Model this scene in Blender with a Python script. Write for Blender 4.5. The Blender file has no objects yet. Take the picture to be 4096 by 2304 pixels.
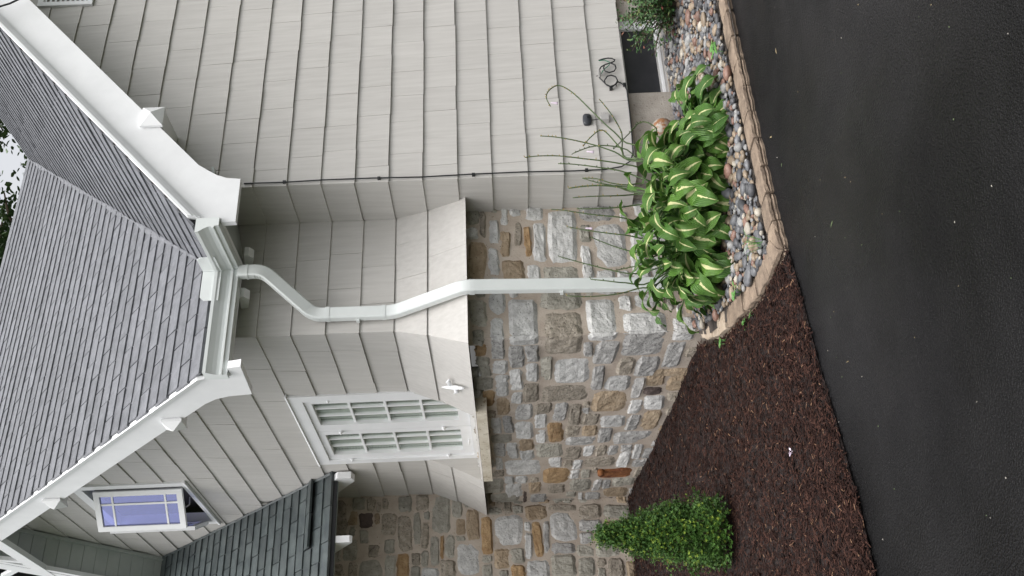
import bpy, math, random
from mathutils import Vector, Matrix
random.seed(7)
R = math.radians
sc = bpy.context.scene
COL = sc.collection

# ------------------------------------------------------------------ camera
CAM = Vector((0, 0, 1.6)); FPX = 4044.6; PW, PH = 4096.0, 2304.0
YAW, PITCH, ROLL = R(30.343), R(-0.497), R(-2.331)
FWD = Vector((math.sin(YAW)*math.cos(PITCH), math.cos(YAW)*math.cos(PITCH), math.sin(PITCH)))
_r = Vector((math.cos(YAW), -math.sin(YAW), 0)); _u = _r.cross(FWD)
RGT = math.cos(ROLL)*_r + math.sin(ROLL)*_u; UPV = RGT.cross(FWD)
cd = bpy.data.cameras.new('camera'); cam = bpy.data.objects.new('camera', cd); COL.objects.link(cam)
cd.sensor_fit = 'HORIZONTAL'; cd.sensor_width = 36; cd.lens = FPX/PW*36; cd.clip_start = .05; cd.clip_end = 2000
ax, ay, az = -UPV, RGT, -FWD          # the phone was held upright and the file lies on its side
cam.matrix_world = Matrix(((ax.x, ay.x, az.x, CAM.x), (ax.y, ay.y, az.y, CAM.y), (ax.z, ay.z, az.z, CAM.z), (0, 0, 0, 1)))
sc.camera = cam

# ------------------------------------------------------------------ sky, sun, exposure
SUN_EL, SUN_AZ = R(73), R(202)       # azimuth: measured clockwise from +Y
w = bpy.data.worlds.new('World'); sc.world = w; w.use_nodes = True
nt = w.node_tree; nt.nodes.clear()
sky = nt.nodes.new('ShaderNodeTexSky'); sky.sky_type = 'NISHITA'; sky.sun_disc = False
sky.sun_elevation = SUN_EL; sky.sun_rotation = SUN_AZ; sky.dust_density = 6; sky.air_density = 1.0
hs = nt.nodes.new('ShaderNodeHueSaturation'); hs.inputs['Saturation'].default_value = .15
bg = nt.nodes.new('ShaderNodeBackground'); bg.inputs['Strength'].default_value = .15
wo = nt.nodes.new('ShaderNodeOutputWorld')
nt.links.new(sky.outputs[0], hs.inputs['Color']); nt.links.new(hs.outputs[0], bg.inputs['Color']); nt.links.new(bg.outputs[0], wo.inputs[0])
sl = bpy.data.lights.new('sun', 'SUN'); sl.energy = .7; sl.angle = R(60); sl.color = (1, .97, .93)
so = bpy.data.objects.new('sun', sl); COL.objects.link(so)
sd = Vector((math.sin(SUN_AZ)*math.cos(SUN_EL), math.cos(SUN_AZ)*math.cos(SUN_EL), math.sin(SUN_EL)))
so.rotation_euler = sd.to_track_quat('Z', 'Y').to_euler(); so.location = (0, 0, 20)
sc.view_settings.view_transform = 'Standard'; sc.view_settings.look = 'None'
sc.view_settings.gamma = 1; sc.view_settings.exposure = 0.88; sc.view_settings.use_curve_mapping = False

# ------------------------------------------------------------------ measuring helpers (photo point -> point on a real plane)
def ray(sx, sy): return FWD - UPV*((sx-PW/2)/FPX) - RGT*((sy-PH/2)/FPX)
def on_y(s, y): d = ray(*s); return CAM + d*(y/d.y)
def on_x(s, x): d = ray(*s); return CAM + d*(x/d.x)
def on_z(s, z): d = ray(*s); return CAM + d*((z-CAM.z)/d.z)
def to_px(p):
    q = Vector(p)-CAM; z = q.dot(FWD)
    if z < .05: return (9e9, 9e9)
    return (PW/2 - FPX*q.dot(UPV)/z, PH/2 - FPX*q.dot(RGT)/z)

# ------------------------------------------------------------------ mesh helpers
class MB:
    def __init__(s): s.v = []; s.f = []
    def add(s, vs, fs):
        n = len(s.v); s.v += [tuple(p) for p in vs]; s.f += [tuple(i+n for i in f) for f in fs]; return s
    def box(s, a, b):
        x0, x1 = sorted((a[0], b[0])); y0, y1 = sorted((a[1], b[1])); z0, z1 = sorted((a[2], b[2]))
        return s.add([(x0,y0,z0),(x1,y0,z0),(x1,y1,z0),(x0,y1,z0),(x0,y0,z1),(x1,y0,z1),(x1,y1,z1),(x0,y1,z1)],
                     [(0,3,2,1),(4,5,6,7),(0,1,5,4),(1,2,6,5),(2,3,7,6),(3,0,4,7)])
    def prism(s, front, back):
        n = len(front); vs = list(front)+list(back)
        return s.add(vs, [tuple(range(n)), tuple(range(2*n-1, n-1, -1))]+[(i, n+i, n+(i+1) % n, (i+1) % n) for i in range(n)])
    def tube(s, pts, r, n=8, flat=1.0, up=None):
        pts = [Vector(p) for p in pts]; rs = r if isinstance(r, (list, tuple)) else [r]*len(pts)
        vs = []; prev = None
        for i, p in enumerate(pts):
            t = (pts[min(i+1, len(pts)-1)]-pts[max(i-1, 0)]).normalized()
            a = Vector(up) if up else (prev if prev is not None else (Vector((0,0,1)) if abs(t.z) < .9 else Vector((1,0,0))))
            b = t.cross(a).normalized(); a = b.cross(t).normalized(); prev = a
            for k in range(n):
                q = 2*math.pi*k/n
                vs.append(p + a*math.cos(q)*rs[i] + b*math.sin(q)*rs[i]*flat)
        m = len(pts); fs = [(i*n+k, i*n+(k+1) % n, (i+1)*n+(k+1) % n, (i+1)*n+k) for i in range(m-1) for k in range(n)]
        fs += [tuple(range(n-1, -1, -1)), tuple(range((m-1)*n, m*n))]
        return s.add(vs, fs)
    def rtube(s, pts, hw, hd, up, bev=.25):
        """rectangular pipe with eased corners; up = direction of depth"""
        pts = [Vector(p) for p in pts]; vs = []; c = bev*min(hw, hd)
        prof = [(hw-c, hd), (-hw+c, hd), (-hw, hd-c), (-hw, -hd+c), (-hw+c, -hd), (hw-c, -hd), (hw, -hd+c), (hw, hd-c)]
        for i, p in enumerate(pts):
            t = (pts[min(i+1, len(pts)-1)]-pts[max(i-1, 0)]).normalized()
            b = t.cross(Vector(up)).normalized(); a = b.cross(t).normalized()
            for (e, d) in prof: vs.append(p + b*e + a*d)
        n = 8; m = len(pts)
        return s.add(vs, [(i*n+k, i*n+(k+1) % n, (i+1)*n+(k+1) % n, (i+1)*n+k) for i in range(m-1) for k in range(n)] + [tuple(range(n-1, -1, -1)), tuple(range((m-1)*n, m*n))])
    def mesh(s, name, mat=None, smooth=False, fix=True):
        me = bpy.data.meshes.new(name); me.from_pydata(s.v, [], s.f)
        if fix:
            import bmesh
            bm = bmesh.new(); bm.from_mesh(me); bmesh.ops.recalc_face_normals(bm, faces=bm.faces); bm.to_mesh(me); bm.free()
        if mat: me.materials.append(mat)
        if smooth:
            for p in me.polygons: p.use_smooth = True
        me.update(); return me
    def build(s, name, mat, parent=None, smooth=False, fix=True):
        return link(name, s.mesh(name, mat, smooth, fix), parent)
WL = {}
def link(name, me, parent=None):
    o = bpy.data.objects.new(name, me); COL.objects.link(o)
    if parent is not None:
        o.parent = parent; o.matrix_parent_inverse = WL[parent.name].inverted()
    WL[o.name] = Matrix.Identity(4)
    return o
def empty(name, loc):
    o = bpy.data.objects.new(name, None); COL.objects.link(o); o.location = loc; o.empty_display_size = .2
    WL[o.name] = Matrix.Translation(loc); return o
def tag(o, label=None, cat=None, group=None, kind=None):
    for k, v in (('label', label), ('category', cat), ('group', group), ('kind', kind)):
        if v: o[k] = v
    return o
def clip(poly, a, b, c):
    """keep a*x+b*y+c >= 0"""
    out = []
    for i in range(len(poly)):
        p, q = poly[i], poly[(i+1) % len(poly)]
        dp = a*p[0]+b*p[1]+c; dq = a*q[0]+b*q[1]+c
        if dp >= 0: out.append(p)
        if (dp < 0) != (dq < 0):
            t = dp/(dp-dq); out.append((p[0]+t*(q[0]-p[0]), p[1]+t*(q[1]-p[1])))
    return out
def area(poly): return abs(sum(poly[i][0]*poly[(i+1) % len(poly)][1]-poly[(i+1) % len(poly)][0]*poly[i][1] for i in range(len(poly))))/2 if len(poly) > 2 else 0
def minus(rect, holes):
    rs = [rect]
    for (hx0, hz0, hx1, hz1) in holes:
        nx = []
        for (x0, z0, x1, z1) in rs:
            if hx1 <= x0 or hx0 >= x1 or hz1 <= z0 or hz0 >= z1: nx.append((x0, z0, x1, z1)); continue
            if hx0 > x0: nx.append((x0, z0, hx0, z1))
            if hx1 < x1: nx.append((hx1, z0, x1, z1))
            a, b = max(x0, hx0), min(x1, hx1)
            if hz0 > z0: nx.append((a, z0, b, hz0))
            if hz1 < z1: nx.append((a, hz1, b, z1))
        rs = nx
    return rs

# ------------------------------------------------------------------ materials
def mat(name, c1, c2=None, scale=6, rough=.7, bump=0, bscale=60, rand=0, spec=.5, detail=6, stretch=None, speck=None, bdist=.01, local=False, rough2=None, contrast=None, coat=0, sss=0):
    m = bpy.data.materials.new(name); m.use_nodes = True; t = m.node_tree; N = t.nodes; L = t.links
    b = N['Principled BSDF']; b.inputs['Roughness'].default_value = rough; b.inputs['Specular IOR Level'].default_value = spec
    if coat: b.inputs['Coat Weight'].default_value = coat; b.inputs['Coat Roughness'].default_value = .15
    if local: src = N.new('ShaderNodeTexCoord').outputs['Object']
    else: src = N.new('ShaderNodeNewGeometry').outputs['Position']
    if stretch:
        mp = N.new('ShaderNodeMapping'); mp.inputs['Scale'].default_value = stretch; L.new(src, mp.inputs[0]); src = mp.outputs[0]
    def noise(sc_, det=detail):
        n = N.new('ShaderNodeTexNoise'); n.inputs['Scale'].default_value = sc_; n.inputs['Detail'].default_value = det; n.inputs['Roughness'].default_value = .62
        L.new(src, n.inputs['Vector']); return n
    c2 = c2 or c1
    n = noise(scale); rp = N.new('ShaderNodeValToRGB'); lo, hi = contrast or (.35, .65)
    rp.color_ramp.elements[0].position = lo; rp.color_ramp.elements[1].position = hi
    rp.color_ramp.elements[0].color = (*c1, 1); rp.color_ramp.elements[1].color = (*c2, 1)
    L.new(n.outputs['Fac'], rp.inputs[0]); col = rp.outputs[0]
    if speck:
        sc_, thr, cs = speck
        n2 = noise(sc_, 2); r2 = N.new('ShaderNodeValToRGB'); r2.color_ramp.elements[0].position = thr; r2.color_ramp.elements[1].position = thr+.05
        L.new(n2.outputs['Fac'], r2.inputs[0]); mx = N.new('ShaderNodeMix'); mx.data_type = 'RGBA'
        L.new(r2.outputs[0], mx.inputs[0]); L.new(col, mx.inputs[6]); mx.inputs[7].default_value = (*cs, 1); col = mx.outputs[2]
    if rand:
        oi = N.new('ShaderNodeObjectInfo'); mr = N.new('ShaderNodeMapRange'); mr.inputs[3].default_value = 1-rand; mr.inputs[4].default_value = 1+rand
        L.new(oi.outputs['Random'], mr.inputs[0]); h = N.new('ShaderNodeHueSaturation'); L.new(mr.outputs[0], h.inputs['Value']); L.new(col, h.inputs['Color']); col = h.outputs[0]
    L.new(col, b.inputs['Base Color'])
    if rough2 is not None:
        n3 = noise(scale*1.7); mr = N.new('ShaderNodeMapRange'); mr.inputs[1].default_value = .35; mr.inputs[2].default_value = .65; mr.inputs[3].default_value = rough; mr.inputs[4].default_value = rough2
        L.new(n3.outputs['Fac'], mr.inputs[0]); L.new(mr.outputs[0], b.inputs['Roughness'])
    if bump:
        n4 = noise(bscale, 5); bp = N.new('ShaderNodeBump'); bp.inputs['Strength'].default_value = bump; bp.inputs['Distance'].default_value = bdist
        L.new(n4.outputs['Fac'], bp.inputs['Height']); L.new(bp.outputs[0], b.inputs['Normal'])
    return m
SIDE = mat('siding_paint', (.49,.472,.447), (.55,.532,.506), 2.2, .55, .25, 40, rand=.03, stretch=(14,14,.7), bdist=.004)
WHITE = mat('white_paint', (.80,.805,.815), (.86,.865,.875), 4, .42, .08, 30, bdist=.003)
ALU = mat('white_aluminium', (.68,.71,.70), (.74,.77,.76), 3, .32)
SOFF = mat('soffit_paint', (.40,.43,.41), (.45,.475,.455), 5, .6, rand=.05)
SHING = mat('slate_shingle', (.098,.102,.113), (.158,.162,.178), 9, .32, .5, 260, rand=.12, speck=(300,.66,(.34,.33,.33)), bdist=.003, rough2=.55)
DSLATE = mat('dark_wet_slate', (.045,.055,.058), (.085,.10,.10), 6, .33, .4, 200, rand=.18, bdist=.003)
DECK = mat('roof_underlay', (.03,.03,.033), None, 5, .8)
MORTAR = mat('mortar', (.385,.32,.265), (.49,.425,.36), 5, .9, .6, 70, bdist=.008, speck=(45,.66,(.22,.17,.13)))
STC = {
 'w': mat('pale_limestone', (.42,.415,.405), (.60,.595,.58), 14, .85, .7, 38, rand=.14, bdist=.02, speck=(70,.64,(.10,.095,.09))),
 'g': mat('grey_stone', (.26,.253,.245), (.47,.46,.445), 18, .85, .7, 42, rand=.16, bdist=.02, speck=(60,.62,(.09,.085,.085))),
 'e': mat('greenish_grey_stone', (.27,.255,.215), (.40,.38,.33), 14, .85, .9, 40, rand=.16, bdist=.02, speck=(60,.64,(.10,.09,.07))),
 'b': mat('brown_grey_stone', (.22,.19,.15), (.38,.335,.28), 18, .88, .7, 45, rand=.16, bdist=.02, speck=(65,.6,(.09,.075,.06))),
 't': mat('tan_stone', (.29,.215,.14), (.42,.33,.235), 12, .85, .9, 40, rand=.16, bdist=.02, speck=(50,.64,(.14,.09,.05))),
 'o': mat('ochre_stone', (.27,.165,.08), (.42,.29,.16), 12, .85, .9, 40, rand=.15, bdist=.02, speck=(50,.64,(.16,.08,.03))),
 'd': mat('dark_brick_stone', (.075,.055,.05), (.12,.09,.08), 14, .85, .6, 50),
 'r': mat('rust_stained_stone', (.12,.035,.012), (.30,.12,.04), 9, .85, .8, 50, bdist=.015),
}
CONC = mat('concrete', (.33,.295,.255), (.44,.40,.355), 7, .9, .8, 90, bdist=.008, speck=(40,.64,(.17,.15,.13)))
SILLM = mat('weathered_sill_stone', (.50,.44,.34), (.66,.61,.51), 7, .85, .4, 90, speck=(26,.63,(.30,.23,.15)))
BLACK = mat('black_cable', (.015,.016,.018), None, 5, .35)
GREENW = mat('green_wire', (.02,.16,.09), None, 5, .4)
STEEL = mat('steel_fitting', (.30,.29,.28), None, 5, .35)
GADGET = mat('charcoal_plastic', (.035,.038,.045), None, 5, .32)
LGREY = mat('light_grey_plastic', (.42,.41,.40), None, 5, .45)
RUST = mat('rusty_enamel', (.30,.14,.06), (.42,.38,.33), 18, .6, .3, 90, speck=(30,.6,(.20,.07,.025)), contrast=(.42,.55))
SCREEN = mat('dark_insect_screen', (.022,.023,.027), (.034,.035,.039), 8, .5)
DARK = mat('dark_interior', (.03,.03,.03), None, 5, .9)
INT = mat('blind_fabric', (.50,.515,.49), (.55,.565,.54), 5, .7)
PETAL = mat('pale_petal', (.62,.52,.62), None, 5, .6)
def glassmat(name, tint, refl, base_mix):
    m = bpy.data.materials.new(name); m.use_nodes = True; t = m.node_tree; N = t.nodes; L = t.links; N.clear()
    o = N.new('ShaderNodeOutputMaterial'); mx = N.new('ShaderNodeMixShader'); tr = N.new('ShaderNodeBsdfTransparent'); gl = N.new('ShaderNodeBsdfGlossy')
    tr.inputs[0].default_value = (*tint, 1); gl.inputs['Color'].default_value = (*refl, 1); gl.inputs['Roughness'].default_value = .03
    fr0 = N.new('ShaderNodeLayerWeight'); fr0.inputs[0].default_value = .5; fr = N.new('ShaderNodeMath'); fr.operation = 'POWER'; fr.inputs[1].default_value = 4; L.new(fr0.outputs['Facing'], fr.inputs[0]); ma = N.new('ShaderNodeMath'); ma.operation = 'MULTIPLY_ADD'; ma.inputs[1].default_value = .5; ma.inputs[2].default_value = base_mix; ma.use_clamp = True
    L.new(fr.outputs[0], ma.inputs[0]); L.new(ma.outputs[0], mx.inputs[0]); L.new(tr.outputs[0], mx.inputs[1]); L.new(gl.outputs[0], mx.inputs[2]); L.new(mx.outputs[0], o.inputs[0]); return m
GLASS = glassmat('window_glass', (.93,.95,.93), (.9,.95,.92), .02)
BGLASS = glassmat('coated_blue_glass', (.60,.62,.92), (.68,.72,1.0), .26)

# ================================================================== SETTING
# the house lines: wall A (front gable) Y=6.5, return S X=4.835, wall P Y=7.03, wall B (side gable) X=3.77, porch wall Q Y=10.9
xA, yA, yP, xB, yQ = 4.835, 6.5, 7.03, 3.77, 10.9
xBs, yPs = 3.63, 6.96                       # stone faces
def zA(x): return 8.34+.8986*(x-9.23)       # roof planes
def zB(y): return 8.34+.935*(y-11.54)
def zQ(y): return 3.462+.936*(y-10.073)
def mulch_z(x, y): return .03+.3*max(0, (y-4.7)/6.2)**2
def bed_z(x, y): return .045+.065*max(0, min(1, (y-5)/1.5))

def lerp_tab(tab, q):
    if q <= tab[0][0]: return tab[0][1]
    for (a, va), (b, vb) in zip(tab, tab[1:]):
        if q <= b: return va+(vb-va)*(q-a)/(b-a)
    return tab[-1][1]
EDGE = [(2.96,4.74),(2.955,4.89),(2.95,5.05),(2.985,5.35),(3.05,5.62),(3.13,5.87),(3.20,6.16),(3.38,6.68),(3.60,7.08)]   # outer foot of the edging
edge_x = lambda y: lerp_tab([(q[1], q[0]) for q in EDGE], y)
DRIVE = [(-3,4.45),(1.11,4.52),(1.4,4.53),(1.76,4.58),(2.23,4.67),(2.67,4.72),(2.97,4.77),(3.21,4.80),(4.06,4.84),(4.88,4.87),(12,4.9)]
drive_y = lambda x: lerp_tab(DRIVE, x)
def grid(name, nx, ny, fxy, fz, m):
    b = MB(); idx = {}
    for j in range(ny+1):
        for i in range(nx+1):
            x, y = fxy(i/nx, j/ny); idx[i, j] = len(b.v); b.v.append((x, y, fz(x, y)))
    for j in range(ny):
        for i in range(nx):
            b.f.append((idx[i, j], idx[i+1, j], idx[i+1, j+1], idx[i, j+1]))
    return b.build(name, m, None, True, False)
LAWN = mat('lawn_earth', (.035,.05,.018), (.06,.08,.03), 3, .95, .5, 60)
g = MB().add([(-400,-400,-.06),(400,-400,-.06),(400,400,-.06),(-400,400,-.06)], [(0,1,2,3)]).build('ground', LAWN, None, False, False); tag(g, kind='structure')

# wet asphalt
def asphalt():
    m = bpy.data.materials.new('wet_asphalt'); m.use_nodes = True; t = m.node_tree; N = t.nodes; L = t.links; b = N['Principled BSDF']
    pos = N.new('ShaderNodeNewGeometry').outputs['Position']
    def noise(s, d, r=.6):
        n = N.new('ShaderNodeTexNoise'); n.inputs['Scale'].default_value = s; n.inputs['Detail'].default_value = d; n.inputs['Roughness'].default_value = r; L.new(pos, n.inputs[0]); return n.outputs['Fac']
    def rng(src, a, b_, c, d):
        r = N.new('ShaderNodeMapRange'); r.inputs[1].default_value = a; r.inputs[2].default_value = b_; r.inputs[3].default_value = c; r.inputs[4].default_value = d; L.new(src, r.inputs[0]); return r.outputs[0]
    big = noise(.9, 3); fine = noise(130, 3); vor = N.new('ShaderNodeTexVoronoi'); vor.inputs['Scale'].default_value = 110; L.new(pos, vor.inputs['Vector'])
    rp = N.new('ShaderNodeValToRGB'); rp.color_ramp.elements[0].color = (.0045,.0045,.005,1); rp.color_ramp.elements[1].color = (.0125,.012,.0128,1); rp.color_ramp.elements[0].position = .3; rp.color_ramp.elements[1].position = .62; e_ = rp.color_ramp.elements.new(.74); e_.color = (.06,.06,.063,1)  # the lightest stop paints wet sparkle into the base colour as specks
    L.new(fine, rp.inputs[0])
    big2 = noise(.55, 4, .55); hv = N.new('ShaderNodeHueSaturation'); L.new(rng(big2, .36, .66, .30, 1.7), hv.inputs['Value']); L.new(rp.outputs[0], hv.inputs['Color']); L.new(hv.outputs[0], b.inputs['Base Color'])
    L.new(rng(big, .35, .65, .24, .62), b.inputs['Roughness'])
    b.inputs['Specular IOR Level'].default_value = .12
    bp = N.new('ShaderNodeBump'); bp.inputs['Distance'].default_value = .012; L.new(rng(big, .35, .65, .45, .9), bp.inputs['Strength']); L.new(vor.outputs['Distance'], bp.inputs['Height'])
    L.new(bp.outputs[0], b.inputs['Normal']); return m
ASPH = asphalt()
dr = MB()
edge = [(x, y+.06) for x, y in DRIVE][::-1]
dr.add([(x, y, 0) for x, y in edge]+[(-3,-9,0),(12,-9,0)], [tuple(range(len(edge)+2))])
tag(dr.build('driveway', ASPH, None, False, False), kind='structure')
# planting beds
MULB = mat('mulch_base', (.011,.0055,.0045), (.024,.012,.010), 40, .95, 1, 90, bdist=.02)
def mulch_lip(x, y):
    d = y-drive_y(x)
    k = 1 if x > 2.96 else max(0, min(1, d/.07))
    return (mulch_z(x, y)+.007*math.sin(x*9+y*5)-.012)*k+.005*(1-k)
def mulch_xy(a, t):
    # columns follow the driveway at the front and the edging on the right
    y = 4.5+6.5*t; x1 = 3.72 if y > 7.1 else edge_x(y)+.05
    x = -3+(x1+3)*a; lo = drive_y(x)
    return x, lo+(11.0-lo)*t
tag(grid('mulch_bed', 70, 90, mulch_xy, mulch_lip, MULB), kind='structure')
BEDB = mat('bed_soil', (.04,.033,.028), (.08,.065,.055), 30, .95, .8, 80)
def bed_xy(a, t):
    y = 4.86+2.14*t; x0 = edge_x(y)+.06; return x0+(9-x0)*a, y
tag(grid('pebble_bed', 50, 26, bed_xy, lambda x, y: bed_z(x, y)-.02, BEDB), kind='structure')

# ================================================================== HOUSE
HOUSE = tag(empty('house', (4.6, 8.0, 0)), 'grey shingled house with white trim, slate roof and rubble stone base', 'house')
ZC = [.50,.785,1.078,1.368,1.655,1.93,2.205,2.478,2.748,3.016,3.285,3.558,3.845,4.135,4.418,4.70,4.98,5.26,5.54,5.82,6.10,6.38,6.66,6.94,7.22,7.5,7.78,8.06]
def off(z): return 0 if z >= 2.478 else .265*((2.478-z)/.598)**1.25
def P_A(h, z, t): return ((xA-max(t,0)) if h <= xA+1e-6 else h, yA-t, z)
def P_S(h, z, t): return (xA-t, (yA-max(t,0)) if h <= yA+1e-6 else h, z)
def P_P(h, z, t): return ((xB-max(t,0)) if h <= xB+1e-6 else h, yP-t, z)
def P_B(h, z, t): return (xB-t, (yP-max(t,0)) if h <= yP+1e-6 else h, z)
NSH = 0
def siding(parent, Pf, h0, h1, z0, z1, wmin, wmax, clips=(), holes=(), flare=False, jit=.0032, keep=None):
    """courses of separate shingles; each a wedge standing proud at its lower edge"""
    global NSH
    zs = [z for z in ZC if z0-1e-6 <= z]
    if flare: zs = [1.88]+[z for z in zs if z > 2.0]
    for a, b in zip(zs, zs[1:]):
        if a >= z1: break
        h = h0; cuts = [h0]; first = random.uniform(.4, 1)
        while True:
            wd = random.uniform(wmin, wmax)*first; first = 1
            if h1-h < wd*1.5: break
            h += wd; cuts.append(h)
        cuts.append(h1)
        for c0, c1 in zip(cuts, cuts[1:]):
            for (p0, q0, p1, q1) in minus((c0, a, c1, min(b, z1)), holes):
                poly = [(p0, q0), (p1, q0), (p1, q1), (p0, q1)]
                for cl in clips: poly = clip(poly, *cl)
                if keep: poly = keep(poly)
                if area(poly) < .0015: continue
                dz = random.uniform(-jit, jit) if not flare or a > 2.3 else 0; dt = random.uniform(-.002, .003); g_ = .0012
                cx = sum(p[0] for p in poly)/len(poly)
                def fr(h_, z_):
                    zz = z_+dz if abs(z_-a) < 1e-6 else z_
                    hh = h_ if (h_ in (h0, h1)) else h_+(g_ if h_ < cx else -g_)
                    o_ = off(z_) if flare else 0
                    return hh, zz, o_
                F = []; Bk = []
                for (h_, z_) in poly:
                    hh, zz, o_ = fr(h_, z_); k = (b-z_)/(b-a)
                    F.append(Pf(hh, zz, o_+.004+(.0145+dt)*k)); Bk.append(Pf(hh, zz, o_-.008 if z_ > a+1e-6 else o_-.004))
                MB().prism(F, Bk).build('siding_shingle', SIDE, parent); NSH += 1
def wallpart(name, m, boxes):
    b = MB()
    for q in boxes: b.box(*q)
    return b.build(name, m, HOUSE)
# ---- wall A with the basement window, return S
WA = wallpart('front_gable_wall', SIDE, [((xA+.01, yA+.012, .5), (14, yA+.09, 3.9))])
b = MB(); b.prism([(xA+.01, yA+.014, 3.9), (14, yA+.014, 3.9), (14, yA+.014, 3.95), (9.23, yA+.014, 8.15), (xA+.01, yA+.014, 4.25)], [(xA+.01, yA+.09, 3.9), (14, yA+.09, 3.9), (14, yA+.09, 3.95), (9.23, yA+.09, 8.15), (xA+.01, yA+.09, 4.25)])
b.build('gable_sheathing', SIDE, HOUSE)
VENT = (6.90, 5.17, 7.60, 5.66)
siding(WA, P_A, xA, 7.35, .5, 6.6, .24, .36, clips=[(.8986, -1, 8.34-.8986*9.23-.13)], holes=[VENT])
WS = wallpart('return_wall', SIDE, [((xA+.013, yA+.1, .5), (xA+.1, yP+.05, 4.2))])
siding(WS, P_S, yA, yP+.02, .5, 4.2, .9, 1.0)
# ---- wall P and wall B
WPp = wallpart('corner_wall', SIDE, [((xB+.1, yP+.013, 1.9), (xA+.0, yP+.09, 3.95))])
siding(WPp, P_P, xB, xA+.004, 1.88, 3.97, .26, .42, flare=True)
FRW = (8.16, 1.90, 9.80, 3.54); CSW = (10.17, 5.05, 11.56, 6.24)
bq = MB()
for r in minus((yP+.1, 1.9, 13.6, 7.9), [(8.2, 1.9, 9.76, 3.5), (10.25, 5.12, 11.50, 6.18)]):
    poly = clip(clip([(r[0], r[1]), (r[2], r[1]), (r[2], r[3]), (r[0], r[3])], .935, -1, 8.34-.935*11.54-.16), -.85, -1, 7.169+.85*11.606+.04)
    if area(poly) > .001: bq.prism([(xB+.013, a, c) for a, c in poly], [(xB+.09, a, c) for a, c in poly])
WBp = bq.build('side_gable_wall', SIDE, HOUSE)
def keepB(poly):
    if len(poly) < 3: return poly
    if min(p[0] for p in poly) >= yQ-.001: return clip(poly, -.936, 1, .936*10.073-3.462-.01)
    if max(p[0] for p in poly) > yQ and min(p[1] for p in poly) < zQ(yQ): return clip(poly, -1, 0, yQ+.01)
    return poly
siding(WBp, P_B, yP, 13.0, 1.88, 7.6, .42, .72, clips=[(.935, -1, 8.34-.935*11.54-.13), (-.85, -1, 7.169+.85*11.606+.05)], holes=[FRW, CSW], flare=True, keep=keepB)
# cheeks where the flare is cut for the window
for yy, s in ((8.16, -1), (9.80, 1)):
    zs = [2.478, 2.33, 2.19, 2.05, 1.885]
    f = [(xB-off(z)-.012, yy, z) for z in zs]+[(xB+.02, yy, 1.885), (xB+.02, yy, 2.478)]
    MB().prism(f, [(x, y+s*.012, z) for x, y, z in f]).build('flare_cheek', SIDE, WBp)
print('siding shingles', NSH)

# ---- foundation and basement window
FND = wallpart('foundation', CONC, [((xA+.03, yA+.05, 0), (5.69, yA+.2, .505)), ((6.56, yA+.05, 0), (14, yA+.2, .505)), ((5.69, yA+.05, 0), (6.56, yA+.2, .125)),
                                     ((xA+.034, yA+.2, 0), (xA+.2, yP, .5))])
BW = MB()
for q in (((5.69, yA+.09, .125), (6.56, yA+.13, .15)), ((5.69, yA+.075, .15), (6.56, yA+.13, .172)), ((6.46, yA+.085, .172), (6.56, yA+.135, .505)), ((5.69, yA+.10, .47), (6.46, yA+.13, .505)), ((5.69, yA+.105, .172), (5.705, yA+.13, .47))): BW.box(*q)
BWo = BW.build('basement_window', WHITE, HOUSE)
MB().box((5.705, yA+.115, .172), (6.46, yA+.12, .47)).build('insect_screen', SCREEN, BWo)
MB().box((5.705, yA+.112, .172), (6.46, yA+.1255, .188)).build('screen_frame', LGREY, BWo)
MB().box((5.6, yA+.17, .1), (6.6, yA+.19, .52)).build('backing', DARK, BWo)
# ---- gable vent
V = MB(); x0, z0, x1, z1 = VENT; yv = yA-.035
for q in (((x0, yv, z0), (x1, yA+.012, z0+.045)), ((x0, yv, z1-.045), (x1, yA+.012, z1)), ((x0, yv, z0+.045), (x0+.045, yA+.012, z1-.045)), ((x1-.045, yv, z0+.045), (x1, yA+.012, z1-.045))): V.box(*q)
Vo = V.build('gable_vent', WHITE, HOUSE)
for i in range(9):
    z = z0+.06+i*.044; MB().prism([(x0+.045, yv+.005, z), (x1-.045, yv+.005, z), (x1-.045, yv+.04, z+.035), (x0+.045, yv+.04, z+.035)], [(x0+.045, yv+.005, z+.008), (x1-.045, yv+.005, z+.008), (x1-.045, yv+.04, z+.043), (x0+.045, yv+.04, z+.043)]).build('louvre', WHITE, Vo)

# ---- roof decks
yR, xR = 6.15, 3.33           # rake faces of gable A and gable B
yv_ = lambda x: 11.54+(x-9.23)*.8986/.935
xv_ = lambda y: 9.23+(y-11.54)*.935/.8986
def slab(pts, fz, th):
    b = MB(); b.prism([(x, y, fz(x, y)-.012) for x, y in pts], [(x, y, fz(x, y)-th) for x, y in pts]); return b
RF = slab([(4.27, yR+.01), (9.23, yR+.01), (9.23, 11.54), (4.27, yv_(4.27))], lambda x, y: zA(x), .11).build('roof', DECK, HOUSE)
slab([(xR+.01, 6.79), (xv_(6.79), 6.79), (9.23, 11.54), (xR+.01, 11.54)], lambda x, y: zB(y), .11).build('side_roof_deck', DECK, HOUSE)
slab([(9.23, yR+.01), (14.4, yR+.01), (14.4, 20), (9.23, 20)], lambda x, y: 8.34-.8986*(x-9.23), .11).build('far_roof_slope', DECK, HOUSE)
slab([(xR+.01, 11.54), (9.23, 11.54), (9.23, 16.6), (xR+.01, 16.6)], lambda x, y: 8.34-.92*(y-11.54), .11).build('rear_roof_slope', DECK, HOUSE)

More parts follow.
